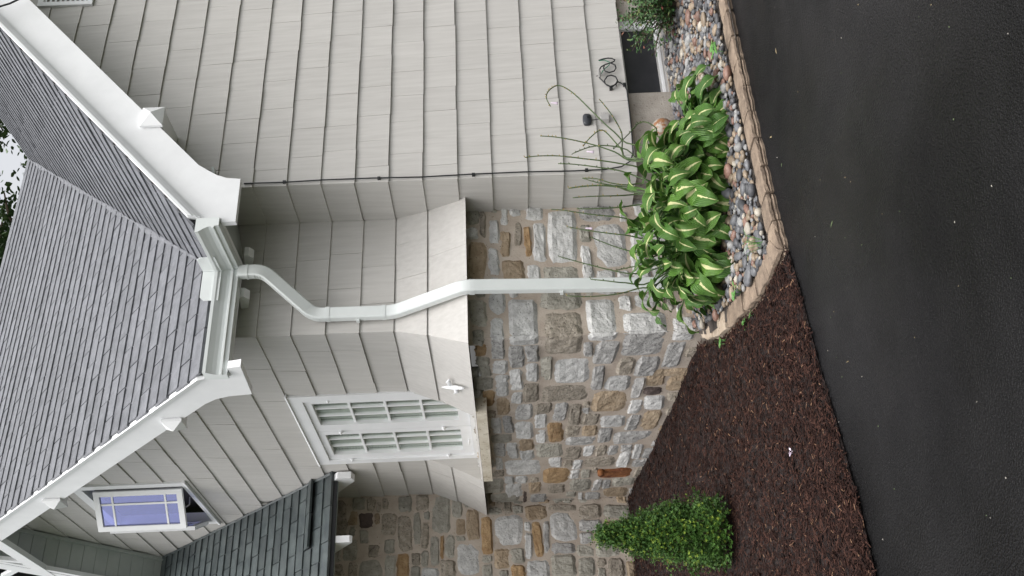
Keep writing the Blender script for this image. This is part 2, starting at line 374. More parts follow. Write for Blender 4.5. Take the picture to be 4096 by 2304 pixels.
# ---- roof shingles: 300 that show largest are parts, the rest one part
SP = []     # (origin, axis along row, axis up slope, polygon, score)
def rows(o_, ax_, slope_ax, n, EX, W_, lim, lift=None):
    for k in range(n):
        s0 = k*EX; s1 = s0+EX+.035; sh = .21+(k % 2)*W_/2+random.uniform(-.012, .012)
        lo, hi = lim(s0)
        i = math.floor((lo-sh)/W_)-1
        while sh+i*W_ < hi:
            a = sh+i*W_+.005; b_ = a+W_-.010; i += 1
            yield k, s0, s1, a, b_
CL = 0
def add_shingles(org, row_ax, up_ax, EX, W_, n, lo, hi, clipf):
    nrm = row_ax.cross(up_ax)
    for k, s0, s1, a, b_ in rows(org, row_ax, up_ax, n, EX, W_, lambda s: (lo, hi)):
        poly = [(a, s0), (b_, s0), (b_, s1), (a, s1)]; full = area(poly)
        poly = clip(clip(poly, 1, 0, -lo), -1, 0, hi)
        poly = clipf(poly)
        ar = area(poly)
        if ar < .004: continue
        c = Vector((sum(p[0] for p in poly)/len(poly), sum(p[1] for p in poly)/len(poly)))
        w3 = org+row_ax*c.x+up_ax*c.y; px = to_px(w3); d = w3-CAM
        vis = -60 < px[0] < PW+60 and -60 < px[1] < PH+60
        score = (ar*abs(d.normalized().dot(nrm))/d.length_squared) if vis else 0
        SP.append((score, org, row_ax, up_ax, nrm, poly, s0, s1, abs(ar-full) < 1e-5))
nB = math.sqrt(1+.935**2); upB = Vector((0, 1, .935))/nB
orgB = Vector((0, 6.76, zB(6.76)))
add_shingles(orgB, Vector((1,0,0)), upB, .174, .39, 38, xR-.012, 9.3, lambda p: clip(p, -.8986, .935/nB, -.935*(11.54-6.76)+.8986*9.23+.01))
nA = math.sqrt(1+.8986**2); upA = Vector((1, 0, .8986))/nA
orgA = Vector((4.235, 0, zA(4.235)))
add_shingles(orgA, Vector((0,-1,0)), upA, .174, .39, 39, -11.6, -(yR-.012), lambda p: clip(p, .935, .8986/nA, .935*11.54-.8986*(9.23-4.235)+.01))
SP.sort(key=lambda q: -q[0])
SHC = {}
def shingle_verts(poly, s0, s1, j):
    F = [Vector((p[0], p[1], .0135-(.0135*(p[1]-s0)/(s1-s0)))) for p in poly]
    return F, [Vector((p[0], p[1], -.010)) for p in poly]
rest = MB()
for n_, (score, org, ra, ua, nr, poly, s0, s1, whole) in enumerate(SP):
    jz = random.uniform(-.0015, .0025); jr = random.uniform(-.006, .006)
    if n_ < 300 and score > 0:
        c = Vector((min(p[0] for p in poly), s0)); lp = [(p[0]-c.x, p[1]-c.y) for p in poly]
        key = 'whole' if whole else None
        if key and key in SHC: me = SHC[key]
        else:
            F, Bk = shingle_verts(lp, 0, s1-s0, 0); me = MB().prism(F, Bk).mesh('roof_shingle', SHING)
            if key: SHC[key] = me
        o = link('roof_shingle', me, RF); wp = org+ra*c.x+ua*(c.y+jr)+nr*jz
        o.matrix_basis = Matrix(((ra.x, ua.x, nr.x, wp.x), (ra.y, ua.y, nr.y, wp.y), (ra.z, ua.z, nr.z, wp.z), (0, 0, 0, 1)))
    else:
        F, Bk = shingle_verts(poly, s0, s1, 0)
        rest.prism([org+ra*p.x+ua*(p.y+jr)+nr*(p.z+jz) for p in F], [org+ra*p.x+ua*(p.y+jr)+nr*p.z for p in Bk])
tag(rest.build('roof_shingles', SHING, RF), kind='stuff')
# valley metal
vm = MB(); q0 = Vector((xv_(6.72), 6.72, zB(6.72)+.02)); q1 = Vector((9.23, 11.54, 8.36)); pts = [q0.lerp(q1, i/24) for i in range(25)]
vl = []
for i, p in enumerate(pts):
    wv = .028+random.uniform(-.02, .022)
    vl += [(p.x-wv, p.y+wv*.2, zB(p.y+wv*.2)+.016), (p.x, p.y, p.z-.004), (p.x+wv*.2, p.y-wv, zA(p.x+wv*.2)+.016)]
vm.add(vl, [(3*i+j, 3*i+j+1, 3*i+j+4, 3*i+j+3) for i in range(24) for j in (0, 1)]); vm.build('valley', SHING, HOUSE, True, True)

# ---- rake boards, mouldings, tails
def rake(fn3, hs, ztop, pts_low, th, name='rake_board'):
    """outline in (h,z) on the gable face; fn3(h,z,t) gives the point, t out of the face"""
    up_ = [(h, ztop(h)) for h in hs]
    out = up_+pts_low
    b = MB(); b.prism([fn3(h, z, 0) for h, z in out], [fn3(h, z, -th) for h, z in out]); return b.build(name, WHITE, HOUSE)
fA = lambda h, z, t: (h, yR-t, z)
fB = lambda h, z, t: (xR-t, h, z)
rake(fA, [4.296, 9.23], lambda x: zA(x)-.09, [(9.23, zA(9.23)-.475), (4.80, zA(4.80)-.475), (4.74, 3.80), (4.695, 3.73), (4.665, 3.655), (4.652, 3.55), (4.265, 3.55), (4.262, 3.654), (4.296, 3.654)], .05)
b = MB(); d0 = (4.30, 9.3)
for (o0, o1, t0) in ((.012, .045, .055), (.045, .075, .038), (.075, .10, .022)):
    b.prism([fA(d0[0], zA(d0[0])-o0, t0), fA(d0[1], zA(d0[1])-o0, t0), fA(d0[1], zA(d0[1])-o1, t0), fA(d0[0], zA(d0[0])-o1, t0)], [fA(d0[0], zA(d0[0])-o0, -.03), fA(d0[1], zA(d0[1])-o0, -.03), fA(d0[1], zA(d0[1])-o1, -.03), fA(d0[0], zA(d0[0])-o1, -.03)])
b.build('rake_moulding', WHITE, HOUSE)
rake(fA, [14.3, 9.23], lambda x: 8.34-.8986*(x-9.23)-.09, [(9.23, zA(9.23)-.475), (13.7, 3.87), (14.2, 3.55)], .05)
rake(fB, [6.812, 11.54], lambda y: zB(y)-.03, [(11.54, zB(11.54)-.39), (7.30, zB(7.30)-.395), (7.22, 3.875), (7.175, 3.76), (7.155, 3.58), (6.665, 3.55), (6.69, 3.652), (6.812, 3.652)], .06)
b = MB(); d0 = (6.815, 11.6)
b.prism([fB(d0[0], zB(d0[0])-.012, .03), fB(d0[1], zB(d0[1])-.012, .03), fB(d0[1], zB(d0[1])-.07, .018), fB(d0[0], zB(d0[0])-.07, .018)], [fB(d0[0], zB(d0[0])-.012, -.03), fB(d0[1], zB(d0[1])-.012, -.03), fB(d0[1], zB(d0[1])-.07, -.03), fB(d0[0], zB(d0[0])-.07, -.03)])
b.build('rake_moulding', WHITE, HOUSE)
# right hand soffits under the overhangs
MB().prism([(4.30, yR+.04, zA(4.30)-.13), (9.2, yR+.04, zA(9.2)-.13), (9.2, yA+.02, zA(9.2)-.13), (4.30, yA+.02, zA(4.30)-.13)], [(4.30, yR+.04, zA(4.30)-.115), (9.2, yR+.04, zA(9.2)-.115), (9.2, yA+.02, zA(9.2)-.115), (4.30, yA+.02, zA(4.30)-.115)]).build('rake_soffit', SOFF, HOUSE)
MB().prism([(xR+.06, 6.8, zB(6.8)-.13), (xR+.06, 11.5, zB(11.5)-.13), (xB+.02, 11.5, zB(11.5)-.13), (xB+.02, 6.8, zB(6.8)-.13)], [(xR+.06, 6.8, zB(6.8)-.115), (xR+.06, 11.5, zB(11.5)-.115), (xB+.02, 11.5, zB(11.5)-.115), (xB+.02, 6.8, zB(6.8)-.115)]).build('rake_soffit', SOFF, HOUSE)
# eave soffit and fascia behind the gutter
MB().prism([(xB-.4, 6.80, 3.69), (4.30, 6.80, 3.69), (4.30, yP+.02, 3.76), (xB-.4, yP+.02, 3.76)], [(xB-.4, 6.80, 3.71), (4.30, 6.80, 3.71), (4.30, yP+.02, 3.78), (xB-.4, yP+.02, 3.78)]).build('eave_soffit', SOFF, HOUSE)
MB().prism([(4.29, yR+.1, 3.69), (xA+.02, yR+.1, 3.80), (xA+.02, yP+.02, 3.80), (4.29, yP+.02, 3.69)], [(4.29, yR+.1, 3.71), (xA+.02, yR+.1, 3.82), (xA+.02, yP+.02, 3.82), (4.29, yP+.02, 3.71)]).build('eave_soffit', SOFF, HOUSE)
MB().box((xR+.02, 6.80, 3.66), (4.287, 6.825, 3.87)).build('fascia', WHITE, HOUSE)
MB().box((4.287, yR+.05, 3.66), (4.312, 6.825, 3.85)).build('fascia', WHITE, HOUSE)
# purlin ends with pyramid caps
def purlin(fn, h, z, hw, hz, t0, t1, wallt):
    b = MB(); q = [(-hw, -hz), (hw, -hz), (hw, hz), (-hw, hz)]
    b.prism([fn(h+a, z+c, t0) for a, c in q], [fn(h+a, z+c, wallt) for a, c in q]); o = b.build('purlin_end', WHITE, HOUSE)
    m = MB(); q2 = [(a*1.12, c*1.12) for a, c in q]
    base = [fn(h+a, z+c, t0-.01) for a, c in q2]; mid = [fn(h+a, z+c, t0+.012) for a, c in q2]
    m.add(base+mid+[fn(h, z, t1)], [(3,2,1,0)]+[(i, (i+1) % 4, 4+(i+1) % 4, 4+i) for i in range(4)]+[(4+i, 4+(i+1) % 4, 8) for i in range(4)])
    m.build('pyramid_cap', WHITE, o)
purlin(fA, 5.27, 4.29, .082, .078, .02, .085, -.36)
purlin(fB, 7.62, 4.32, .075, .075, .02, .085, -.45)
purlin(fB, 9.40, 6.00, .085, .075, .02, .085, -.45)
# rafter tails under the gutter
for x in (4.44, 4.06):
    f = [(x-.04, 6.83, 3.665), (x-.04, 6.83, 3.63), (x-.04, 6.88, 3.60), (x-.04, yP, 3.64), (x-.04, yP, 3.70)]
    MB().prism(f, [(p[0]+.08, p[1], p[2]) for p in f]).build('rafter_tail', WHITE, HOUSE)
# ---- gutter: K profile (distance out from the fascia, height)
KP = [(0, .17), (0, 0), (.070, 0), (.072, .030), (.088, .036), (.088, .050), (.076, .056), (.080, .080), (.094, .108), (.112, .135), (.120, .146), (.122, .170), (.110, .170), (.108, .150), (.098, .132), (.082, .106), (.068, .080), (.064, .01), (.008, .01), (.008, .17)]
GZ = 3.662; yF, xF = 6.80, 4.286
g1 = [[(xx if xx is not None else xF-o, yF-o, GZ+z) for o, z in KP] for xx in (xR-.028, None)]
g2 = [[(xF-o, yy if yy is not None else yF-o, GZ+z) for o, z in KP] for yy in (None, yR-.024)]
gut = MB(); n = len(KP)
for (s0_, s1_) in (g1, g2):
    gut.add(s0_+s1_, [(i, (i+1) % n, n+(i+1) % n, n+i) for i in range(n)])
GUT = gut.build('gutter', ALU, HOUSE)
capP = [(o, z) for o, z in KP[:12]]
MB().prism([(xR-.029, yF-o, GZ+z) for o, z in capP], [(xR-.033, yF-o, GZ+z) for o, z in capP]).build('end_cap', ALU, GUT)
MB().prism([(xF-o, yR-.025, GZ+z) for o, z in capP], [(xF-o, yR-.029, GZ+z) for o, z in capP]).build('end_cap', ALU, GUT)
# corner strip and splash guards
cs = MB()
for q in (.05,):
    a = [(xF-o-q, yF-o-.002, GZ+z) for o, z in KP[2:12]]; c = [(xF-o-.002, yF-o-.002, GZ+z) for o, z in KP[2:12]]; e = [(xF-o-.002, yF-o-q, GZ+z) for o, z in KP[2:12]]
    m = len(a); cs.add(a+c+e, [(i, i+1, m+i+1, m+i) for i in range(m-1)]+[(m+i, m+i+1, 2*m+i+1, 2*m+i) for i in range(m-1)])
cs.build('corner_strip', ALU, GUT)
xl, yl, zt = xF-.112, yF-.112, GZ+.12
def guard(p0, p1, n3):
    h_ = .145; c = .03; p0 = Vector(p0); p1 = Vector(p1); u_ = (p1-p0); L_ = u_.length; u_.normalize(); z_ = Vector((0,0,1))
    out = [p0, p0+z_*(h_), p0+u_*(L_-c)+z_*h_, p0+u_*L_+z_*(h_-c), p1]
    MB().prism(out, [q+Vector(n3)*.004 for q in out]).build('splash_guard', ALU, GUT)
guard((xl-.001, yl, zt), (xl-.26, yl, zt), (0, 1, 0)); guard((xl, yl-.001, zt), (xl, yl-.20, zt), (1, 0, 0))
# ---- downspout
def bend(pts, n=6, rad=.05):
    out = [Vector(pts[0])]
    for i in range(1, len(pts)-1):
        a, b_, c = Vector(pts[i-1]), Vector(pts[i]), Vector(pts[i+1])
        p = b_+(a-b_).normalized()*rad; q = b_+(c-b_).normalized()*rad
        for k in range(n+1):
            t = k/n; out.append((1-t)**2*p+2*t*(1-t)*b_+t*t*q)
    out.append(Vector(pts[-1])); return out
dsp = MB(); fwdv = (0, -1, 0)
DSP = bend([(4.19, 6.74, 3.665), (4.19, 6.74, 3.47), (3.90, 6.955, 3.10), (3.895, 6.955, 2.47), (3.945, 6.69, 1.90), (3.965, 6.81, .32)], 6, .07)
dsp.rtube(DSP, .050, .037, fwdv)
DS = dsp.build('downspout', ALU, HOUSE)
sv = MB()
for (p, q) in ((((4.19, 6.74, 3.60)), ((4.19, 6.74, 3.585))), ((3.9, 6.955, 3.0), (3.9, 6.955, 2.97)), ((3.896, 6.955, 2.56), (3.896, 6.955, 2.53)), ((3.946, 6.70, 1.86), (3.947, 6.703, 1.82))):
    MB().rtube([p, q], .053, .040, fwdv).build('joint_sleeve', ALU, DS)
for z in (2.75, 1.15):
    x_ = 3.897 if z > 2 else 3.955; y_ = 6.955 if z > 2 else 6.745
    MB().box((x_-.064, y_+.0, z-.012), (x_+.058, y_+.04, z+.012)).build('strap', ALU, DS)
# crimps on the elbows
for (pa, pb) in ((5, 8),):
    pass
cr = MB()
for i in range(1, 7):
    p = DSP[i]; cr.box((p.x-.056, p.y-.020, p.z-.004), (p.x-.049, p.y+.020, p.z+.002))
for i in range(8, 14):
    p = DSP[i]; cr.box((p.x-.052, p.y-.020, p.z-.003), (p.x-.048, p.y+.020, p.z+.002))
cr.build('elbow_crimps', ALU, DS)

# ---- french windows in wall B
def rectframe(fn, y0, z0, y1, z1, wl, wb, wr, wt, t0, t1):
    b = MB()
    def bar(a0, c0, a1, c1): b.prism([fn(a0, c0, t1), fn(a1, c0, t1), fn(a1, c1, t1), fn(a0, c1, t1)], [fn(a0, c0, t0), fn(a1, c0, t0), fn(a1, c1, t0), fn(a0, c1, t0)])
    bar(y0, z0, y1, z0+wb); bar(y0, z1-wt, y1, z1); bar(y0, z0+wb, y0+wl, z1-wt); bar(y1-wr, z0+wb, y1, z1-wt); return b
fW = lambda h, z, t: (xB-t, h, z)
FW = rectframe(fW, 8.145, 1.90, 9.815, 3.545, .115, .06, .10, .115, -.09, .028).build('window', WHITE, HOUSE)
MB().prism([fW(8.12, 3.545, .045), fW(9.84, 3.545, .045), fW(9.84, 3.565, .03), fW(8.12, 3.565, .03)], [fW(8.12, 3.545, -.02), fW(9.84, 3.545, -.02), fW(9.84, 3.565, -.02), fW(8.12, 3.565, -.02)]).build('drip_cap', WHITE, FW)
for (s0_, s1_, g0, g1_) in ((8.264, 8.988, 8.345, 8.835), (8.994, 9.712, 9.075, 9.60)):
    rectframe(fW, s0_, 1.963, s1_, 3.428, g0-s0_, .105, s1_-g1_, .062, -.045, .010).build('sash', WHITE, FW)
    nw, nz = 3, 4; z0_, z1_ = 2.068, 3.366
    for i in range(nw):
        for k in range(nz):
            a0 = g0+(g1_-g0)*i/nw+.002; a1 = g0+(g1_-g0)*(i+1)/nw-.002; c0 = z0_+(z1_-z0_)*k/nz+.002; c1 = z0_+(z1_-z0_)*(k+1)/nz-.002
            MB().prism([fW(a0, c0, -.028), fW(a1, c0, -.028), fW(a1, c1, -.028), fW(a0, c1, -.028)], [fW(a0, c0, -.032), fW(a1, c0, -.032), fW(a1, c1, -.032), fW(a0, c1, -.032)]).build('pane', GLASS, FW)
    for i in range(1, nw):
        a = g0+(g1_-g0)*i/nw; MB().box((xB+.012, a-.011, z0_), (xB+.040, a+.011, z1_)).build('muntin', WHITE, FW)
    for k in range(1, nz):
        c = z0_+(z1_-z0_)*k/nz; MB().box((xB+.010, g0, c-.011), (xB+.042, g1_, c+.011)).build('muntin', WHITE, FW)
    bl = MB()
    for k in range(52):
        z = 2.0+k*.028; bl.prism([(xB+.050, g0-.05, z), (xB+.050, g1_+.05, z), (xB+.056, g1_+.05, z+.025), (xB+.056, g0-.05, z+.025)], [(xB+.050, g0-.05, z+.002), (xB+.050, g1_+.05, z+.002), (xB+.058, g1_+.05, z+.026), (xB+.058, g0-.05, z+.026)])
    tag(bl.build('blind_slats', INT, FW), kind='stuff')
    MB().box((xB+.044, (g0+g1_)/2+.02, 1.98), (xB+.047, (g0+g1_)/2+.08, 3.45)).build('blind_tape', INT, FW)
    # butterfly catches
    for (hy, hz) in ((s0_-.004, 3.20), (s1_+.004, 3.20), (s0_+.004, 2.22), (s1_-.004, 2.22)):
        c = MB(); c.tube([fW(hy, hz-.012, .016), fW(hy, hz, .034), fW(hy, hz+.012, .016)], [.012, .016, .012], 6); c.tube([fW(hy-.022, hz, .03), fW(hy+.022, hz+.006, .03)], .007, 6); c.build('catch', WHITE, FW)
hk = MB(); hk.tube([fW(9.40, 2.0, .012), fW(9.40, 2.0, .04), fW(9.33, 2.0, .04), fW(9.33, 2.0, .012)], .006, 6); hk.build('pull_handle', WHITE, FW)
MB().box((xB+.16, 8.1, 1.85), (xB+.18, 9.85, 3.6)).build('room_backing', INT, FW)
MB().prism([(3.475, 8.05, 1.785), (3.475, 9.77, 1.785), (3.475, 9.77, 1.875), (3.475, 8.05, 1.875)], [(xB+.02, 8.05, 1.785), (xB+.02, 9.77, 1.785), (xB+.02, 9.77, 1.90), (xB+.02, 8.05, 1.90)]).build('window_sill', SILLM, HOUSE)

# ---- open casement high in gable B
CW = rectframe(fW, 10.165, 5.05, 11.566, 6.25, .10, .035, .10, .10, -.08, .032).build('casement_window', WHITE, HOUSE)
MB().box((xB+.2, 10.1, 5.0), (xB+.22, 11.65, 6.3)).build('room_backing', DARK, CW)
MB().prism([fW(10.13, 5.02, .05), fW(11.58, 5.02, .05), fW(11.58, 5.05, .04), fW(10.13, 5.05, .04)], [fW(10.13, 5.02, -.02), fW(11.58, 5.02, -.02), fW(11.58, 5.05, -.02), fW(10.13, 5.05, -.02)]).build('sill_nosing', WHITE, CW)
def sash(hx, hy, ux, uy, wd, z0_, z1_, nx_, ny_):
    f_ = lambda h, z, t: (hx+ux*h+nx_*t, hy+uy*h+ny_*t, z)
    rectframe(f_, 0, z0_, wd, z1_, .055, .06, .055, .06, -.022, .022).build('sash', WHITE, CW)
    a0, a1, c0, c1 = .055, wd-.055, z0_+.06, z1_-.06
    xs = [a0, a0+.10, a1]; zs_ = [c0, c0+.13, c1-.13, c1]
    for i in range(2):
        for k in range(3):
            q = [(xs[i], zs_[k]), (xs[i+1], zs_[k]), (xs[i+1], zs_[k+1]), (xs[i], zs_[k+1])]
            MB().prism([f_(a, c, .002) for a, c in q], [f_(a, c, -.002) for a, c in q]).build('pane', BGLASS, CW)
    for a in xs[1:2]: MB().prism([f_(a-.010, c0, .011), f_(a+.010, c0, .011), f_(a+.010, c1, .011), f_(a-.010, c1, .011)], [f_(a-.010, c0, -.011), f_(a+.010, c0, -.011), f_(a+.010, c1, -.011), f_(a-.010, c1, -.011)]).build('muntin', WHITE, CW)
    for c in zs_[1:3]: MB().prism([f_(a0, c-.010, .010), f_(a1, c-.010, .010), f_(a1, c+.010, .010), f_(a0, c+.010, .010)], [f_(a0, c-.010, -.010), f_(a1, c-.010, -.010), f_(a1, c+.010, -.010), f_(a0, c+.010, -.010)]).build('muntin', WHITE, CW)
t = R(45); sash(3.725, 10.28, -math.sin(t), math.cos(t), .46, 5.09, 6.03, -math.cos(t), -math.sin(t))
t = R(24); sash(3.725, 11.47, -math.sin(t), -math.cos(t), .52, 5.13, 6.07, -math.cos(t), math.sin(t))
MB().tube([(3.74, 10.6, 5.10), (3.66, 10.62, 5.10), (3.60, 10.52, 5.10)], .008, 6).build('stay_arm', STEEL, CW)

# ---- left hand soffit of gable B, frieze, truss
sofz = lambda y: 7.169-.85*(y-11.606)
ux = 1/math.sqrt(1+.85**2)
SO = MB().prism([(xR, 11.0, sofz(11.0)+.07), (xB+.03, 11.0, sofz(11.0)+.07), (xB+.03, 13.05, sofz(13.05)+.07), (xR, 13.05, sofz(13.05)+.07)], [(xR, 11.0, sofz(11.0)+.09), (xB+.03, 11.0, sofz(11.0)+.09), (xB+.03, 13.05, sofz(13.05)+.09), (xR, 13.05, sofz(13.05)+.09)]).build('gable_soffit', DECK, HOUSE)
ny = 17; yy = 11.0
while yy < 13.0:
    y1_ = min(yy+.118, 13.05); q = [(xR+.05, yy+.002), (xB-.06, yy+.002), (xB-.06, y1_-.002), (xR+.05, y1_-.002)]
    MB().prism([(x, y, sofz(y)+.045) for x, y in q], [(x, y, sofz(y)+.069) for x, y in q]).build('soffit_board', SOFF, SO); yy += .122
q = [(xB-.060, 11.0), (xB-.022, 11.0), (xB-.022, 13.05), (xB-.060, 13.05)]
MB().prism([(x, y, sofz(y)-.005) for x, y in q], [(x, y, sofz(y)+.065) for x, y in q]).build('frieze_moulding', SOFF, HOUSE)
q = [(xR, 11.0), (xR+.05, 11.0), (xR+.05, 13.3), (xR, 13.3)]
MB().prism([(x, y, sofz(y)-.02) for x, y in q], [(x, y, sofz(y)+.36) for x, y in q]).build('rake_board', WHITE, HOUSE)
TR = MB().box((xR-.005, 10.3, 7.05), (xR+.055, 12.05, 7.19)).build('gable_truss', WHITE, HOUSE)
def strut(a, b_, wd):
    a = Vector((0,)+a); b_ = Vector((0,)+b_); d = (b_-a).normalized(); n_ = Vector((0, -d.z, d.y))*wd/2
    q = [a+n_, b_+n_, b_-n_, a-n_]; MB().prism([(xR+.003, p.y, p.z) for p in q], [(xR+.047, p.y, p.z) for p in q]).build('strut', WHITE, TR)
strut((11.42, 7.18), (11.10, 7.75), .075); strut((11.52, 7.18), (12.0, 7.66), .075)

# ---- porch: roof Q and brackets
DQ = .114; nQ = math.sqrt(1+.936**2); upQ = Vector((0, 1, .936))/nQ; XL = 1.3
PR = MB().prism([(XL, 10.09, zQ(10.09)-.012), (xB+.02, 10.09, zQ(10.09)-.012), (xB+.02, 13.2, zQ(13.2)-.012), (XL, 13.2, zQ(13.2)-.012)], [(XL, 10.09, zQ(10.09)-.07), (xB+.02, 10.09, zQ(10.09)-.07), (xB+.02, 13.2, zQ(13.2)-.07), (XL, 13.2, zQ(13.2)-.07)]).build('porch_roof', DECK, HOUSE)
cache = {}
EXQ = DQ*nQ
for k in range(27):
    y0 = 10.065+k*DQ; o0 = Vector((0, y0, zQ(y0))); nr = Vector((1,0,0)).cross(upQ); wq = .37; sh = (k % 2)*wq/2
    i = 0; x = xB-.004-sh if sh else xB-.004
    spans = [(xB-.004-sh, xB-.004)] if sh else []
    x = spans[-1][0] if spans else xB-.004
    while x > 1.5: spans.append((x-wq, x)); x -= wq
    for (a, c) in spans:
        w_ = round(c-a-.009, 3)
        lift = .05 if (k == 2 and a > 2.95) else 0
        key = (w_, lift)
        if key not in cache:
            poly = [(0, 0), (w_, 0), (w_, EXQ+.03), (0, EXQ+.03)]
            F = [(p[0], p[1], .016-.018*p[1]/(EXQ+.03)+(lift if p[1] == 0 else 0)) for p in poly]; Bk = [(p[0], p[1], -.011+(lift if p[1] == 0 else 0)) for p in poly]
            cache[key] = MB().prism(F, Bk).mesh('slate', DSLATE)
        o = link('slate', cache[key], PR); wp = o0+Vector((a+.0045, 0, 0))+nr*random.uniform(-.002, .003)+upQ*random.uniform(-.004, .004)
        o.matrix_basis = Matrix(((1, upQ.x, nr.x, wp.x), (0, upQ.y, nr.y, wp.y), (0, upQ.z, nr.z, wp.z), (0, 0, 0, 1)))
# flashing with lichen flecks
fl = MB(); pts = [(10.06+i*.1, random.uniform(-.004, .006)) for i in range(29)]
fl.add([p for y, j in pts for p in ((xB-.045+j, y, zQ(y)+.026), (xB-.024, y, zQ(y)+.04))], [(2*i, 2*i+1, 2*i+3, 2*i+2) for i in range(28)]); fl.build('flashing', DSLATE, HOUSE)
MB().box((XL, 10.095, 3.405), (xB-.03, 10.12, 3.455)).build('porch_fascia', DSLATE, HOUSE)
MB().prism([(XL, 10.12, 3.40), (xB-.025, 10.12, 3.40), (xB-.025, yQ, 4.05), (XL, yQ, 4.05)], [(XL, 10.12, 3.41), (xB-.025, 10.12, 3.41), (xB-.025, yQ, 4.06), (XL, yQ, 4.06)]).build('porch_soffit', SOFF, HOUSE)
for x in (3.70, 3.05, 2.4):
    f = [(x-.035, 10.02 if x > 3.5 else 10.10, 3.40), (x-.035, 10.02 if x > 3.5 else 10.10, 3.26), (x-.035, 10.12, 3.235), (x-.035, 10.9, 3.75), (x-.035, 10.9, 4.0)]
    MB().prism(f, [(p[0]+.07, p[1], p[2]) for p in f]).build('eave_bracket', WHITE, HOUSE)

# ================================================================== STONE BASE
def zm(x0, y0, k):
    return lambda a, b: (x0+a/k, y0+b/k)
Z6 = zm(1700, 700, 1.811); Z7 = zm(1750, 1250, 2.6344); Z8 = zm(1900, 1500, 2.415); Z9 = zm(1300, 1800, 1.9815)
PEND = []; NST = 0; TAKEN = {'P': [], 'B': [], 'Q': []}
WALLF = {'P': lambda h, z, t: (h, yPs-t, z), 'B': lambda h, z, t: (xBs-t, h, z), 'Q': lambda h, z, t: (h, yQ-t, z)}
from mathutils import noise as mn
def stone_mb(b, wall, c, z, hw, hz, seed, sq=False):
    """one rough dressed stone: ragged outline, broken uneven face"""
    rnd = random.Random(seed); f = WALLF[wall]; NX, NY = 7, 6
    if hw < .06 and hz < .06: NX, NY = 5, 5
    e = 12 if sq else rnd.uniform(4, 11); sk = 0 if sq else rnd.uniform(-.09, .09); sk2 = 0 if sq else rnd.uniform(-.07, .07)
    D = rnd.uniform(.010, .022); tx, ty = rnd.uniform(-.010, .010), rnd.uniform(-.010, .010); o_ = Vector((rnd.uniform(0, 50), rnd.uniform(0, 50), 0)); V = []
    rag = .010 if not sq else .006
    for j in range(NY+1):
        for i in range(NX+1):
            u, v = 2*i/NX-1, 2*j/NY-1
            # squeeze the square grid to a superellipse
            m_ = max(abs(u), abs(v)); n_ = (abs(u)**e+abs(v)**e)**(1/e) if m_ > 0 else 1; k = m_/n_ if n_ > 0 else 1
            x, y = u*k*hw, v*k*hz; x, y = x+sk*y, y+sk2*x
            ed = m_ > .999
            nz = mn.noise(Vector((x*14, y*14, 0))+o_)*.010+mn.noise(Vector((x*38, y*38, 3))+o_)*.006
            if ed: x += mn.noise(Vector((y*30, x*9, 7))+o_)*rag*2; y += mn.noise(Vector((x*30, y*9, 9))+o_)*rag*2
            V.append(f(c+x, z+y, (-.004 if ed else D+nz+tx*u+ty*v)))
    W_ = NX+1; F = [(j*W_+i, j*W_+i+1, (j+1)*W_+i+1, (j+1)*W_+i) for j in range(NY) for i in range(NX)]
    b.add(V, F)
def stone(parent, wall, c, z, hw, hz, col):
    global NST
    NST += 1; TAKEN[wall].append((c-hw, z-hz, c+hw, z+hz)); PEND.append((parent, wall, len(TAKEN[wall])-1, col, NST*13+5))
def traced(parent, wall, zf, boxes):
    for (x0, y0, x1, y1, col) in boxes:
        m = zf((x0+x1)/2, (y0+y1)/2)
        pl = (lambda s: on_y(s, yPs)) if wall == 'P' else (lambda s: on_x(s, xBs)) if wall == 'B' else (lambda s: on_y(s, yQ))
        h_ = 1 if wall == 'B' else 0
        p = pl(m); a = pl(zf((x0+x1)/2, y0)); b_ = pl(zf((x0+x1)/2, y1)); u_ = pl(zf(x0, (y0+y1)/2)); d = pl(zf(x1, (y0+y1)/2))
        hw = abs(a[h_]-b_[h_])/2*.97; hz = abs(u_.z-d.z)/2*(.97 if wall != 'B' else .94)
        stone(parent, wall, p[h_], p.z, hw, hz, col)
SWP = MB().prism([(xBs, yPs, -.05), (xA+.02, yPs, -.05), (xA+.02, yPs, 1.97), (xBs, yPs, 1.97)], [(xBs, yP+.04, -.05), (xA+.02, yP+.04, -.05), (xA+.02, yP+.04, 1.97), (xBs, yP+.04, 1.97)]).build('stone_corner_wall', MORTAR, HOUSE)
SWB = MB().box((xBs, yP+.04, -.05), (xBs+.2, yQ+.05, 1.80)).build('stone_side_wall', MORTAR, HOUSE)
SWQ = MB().box((1.2, yQ, .0), (xB+.01, yQ+.2, 4.1)).build('stone_porch_wall', MORTAR, HOUSE)
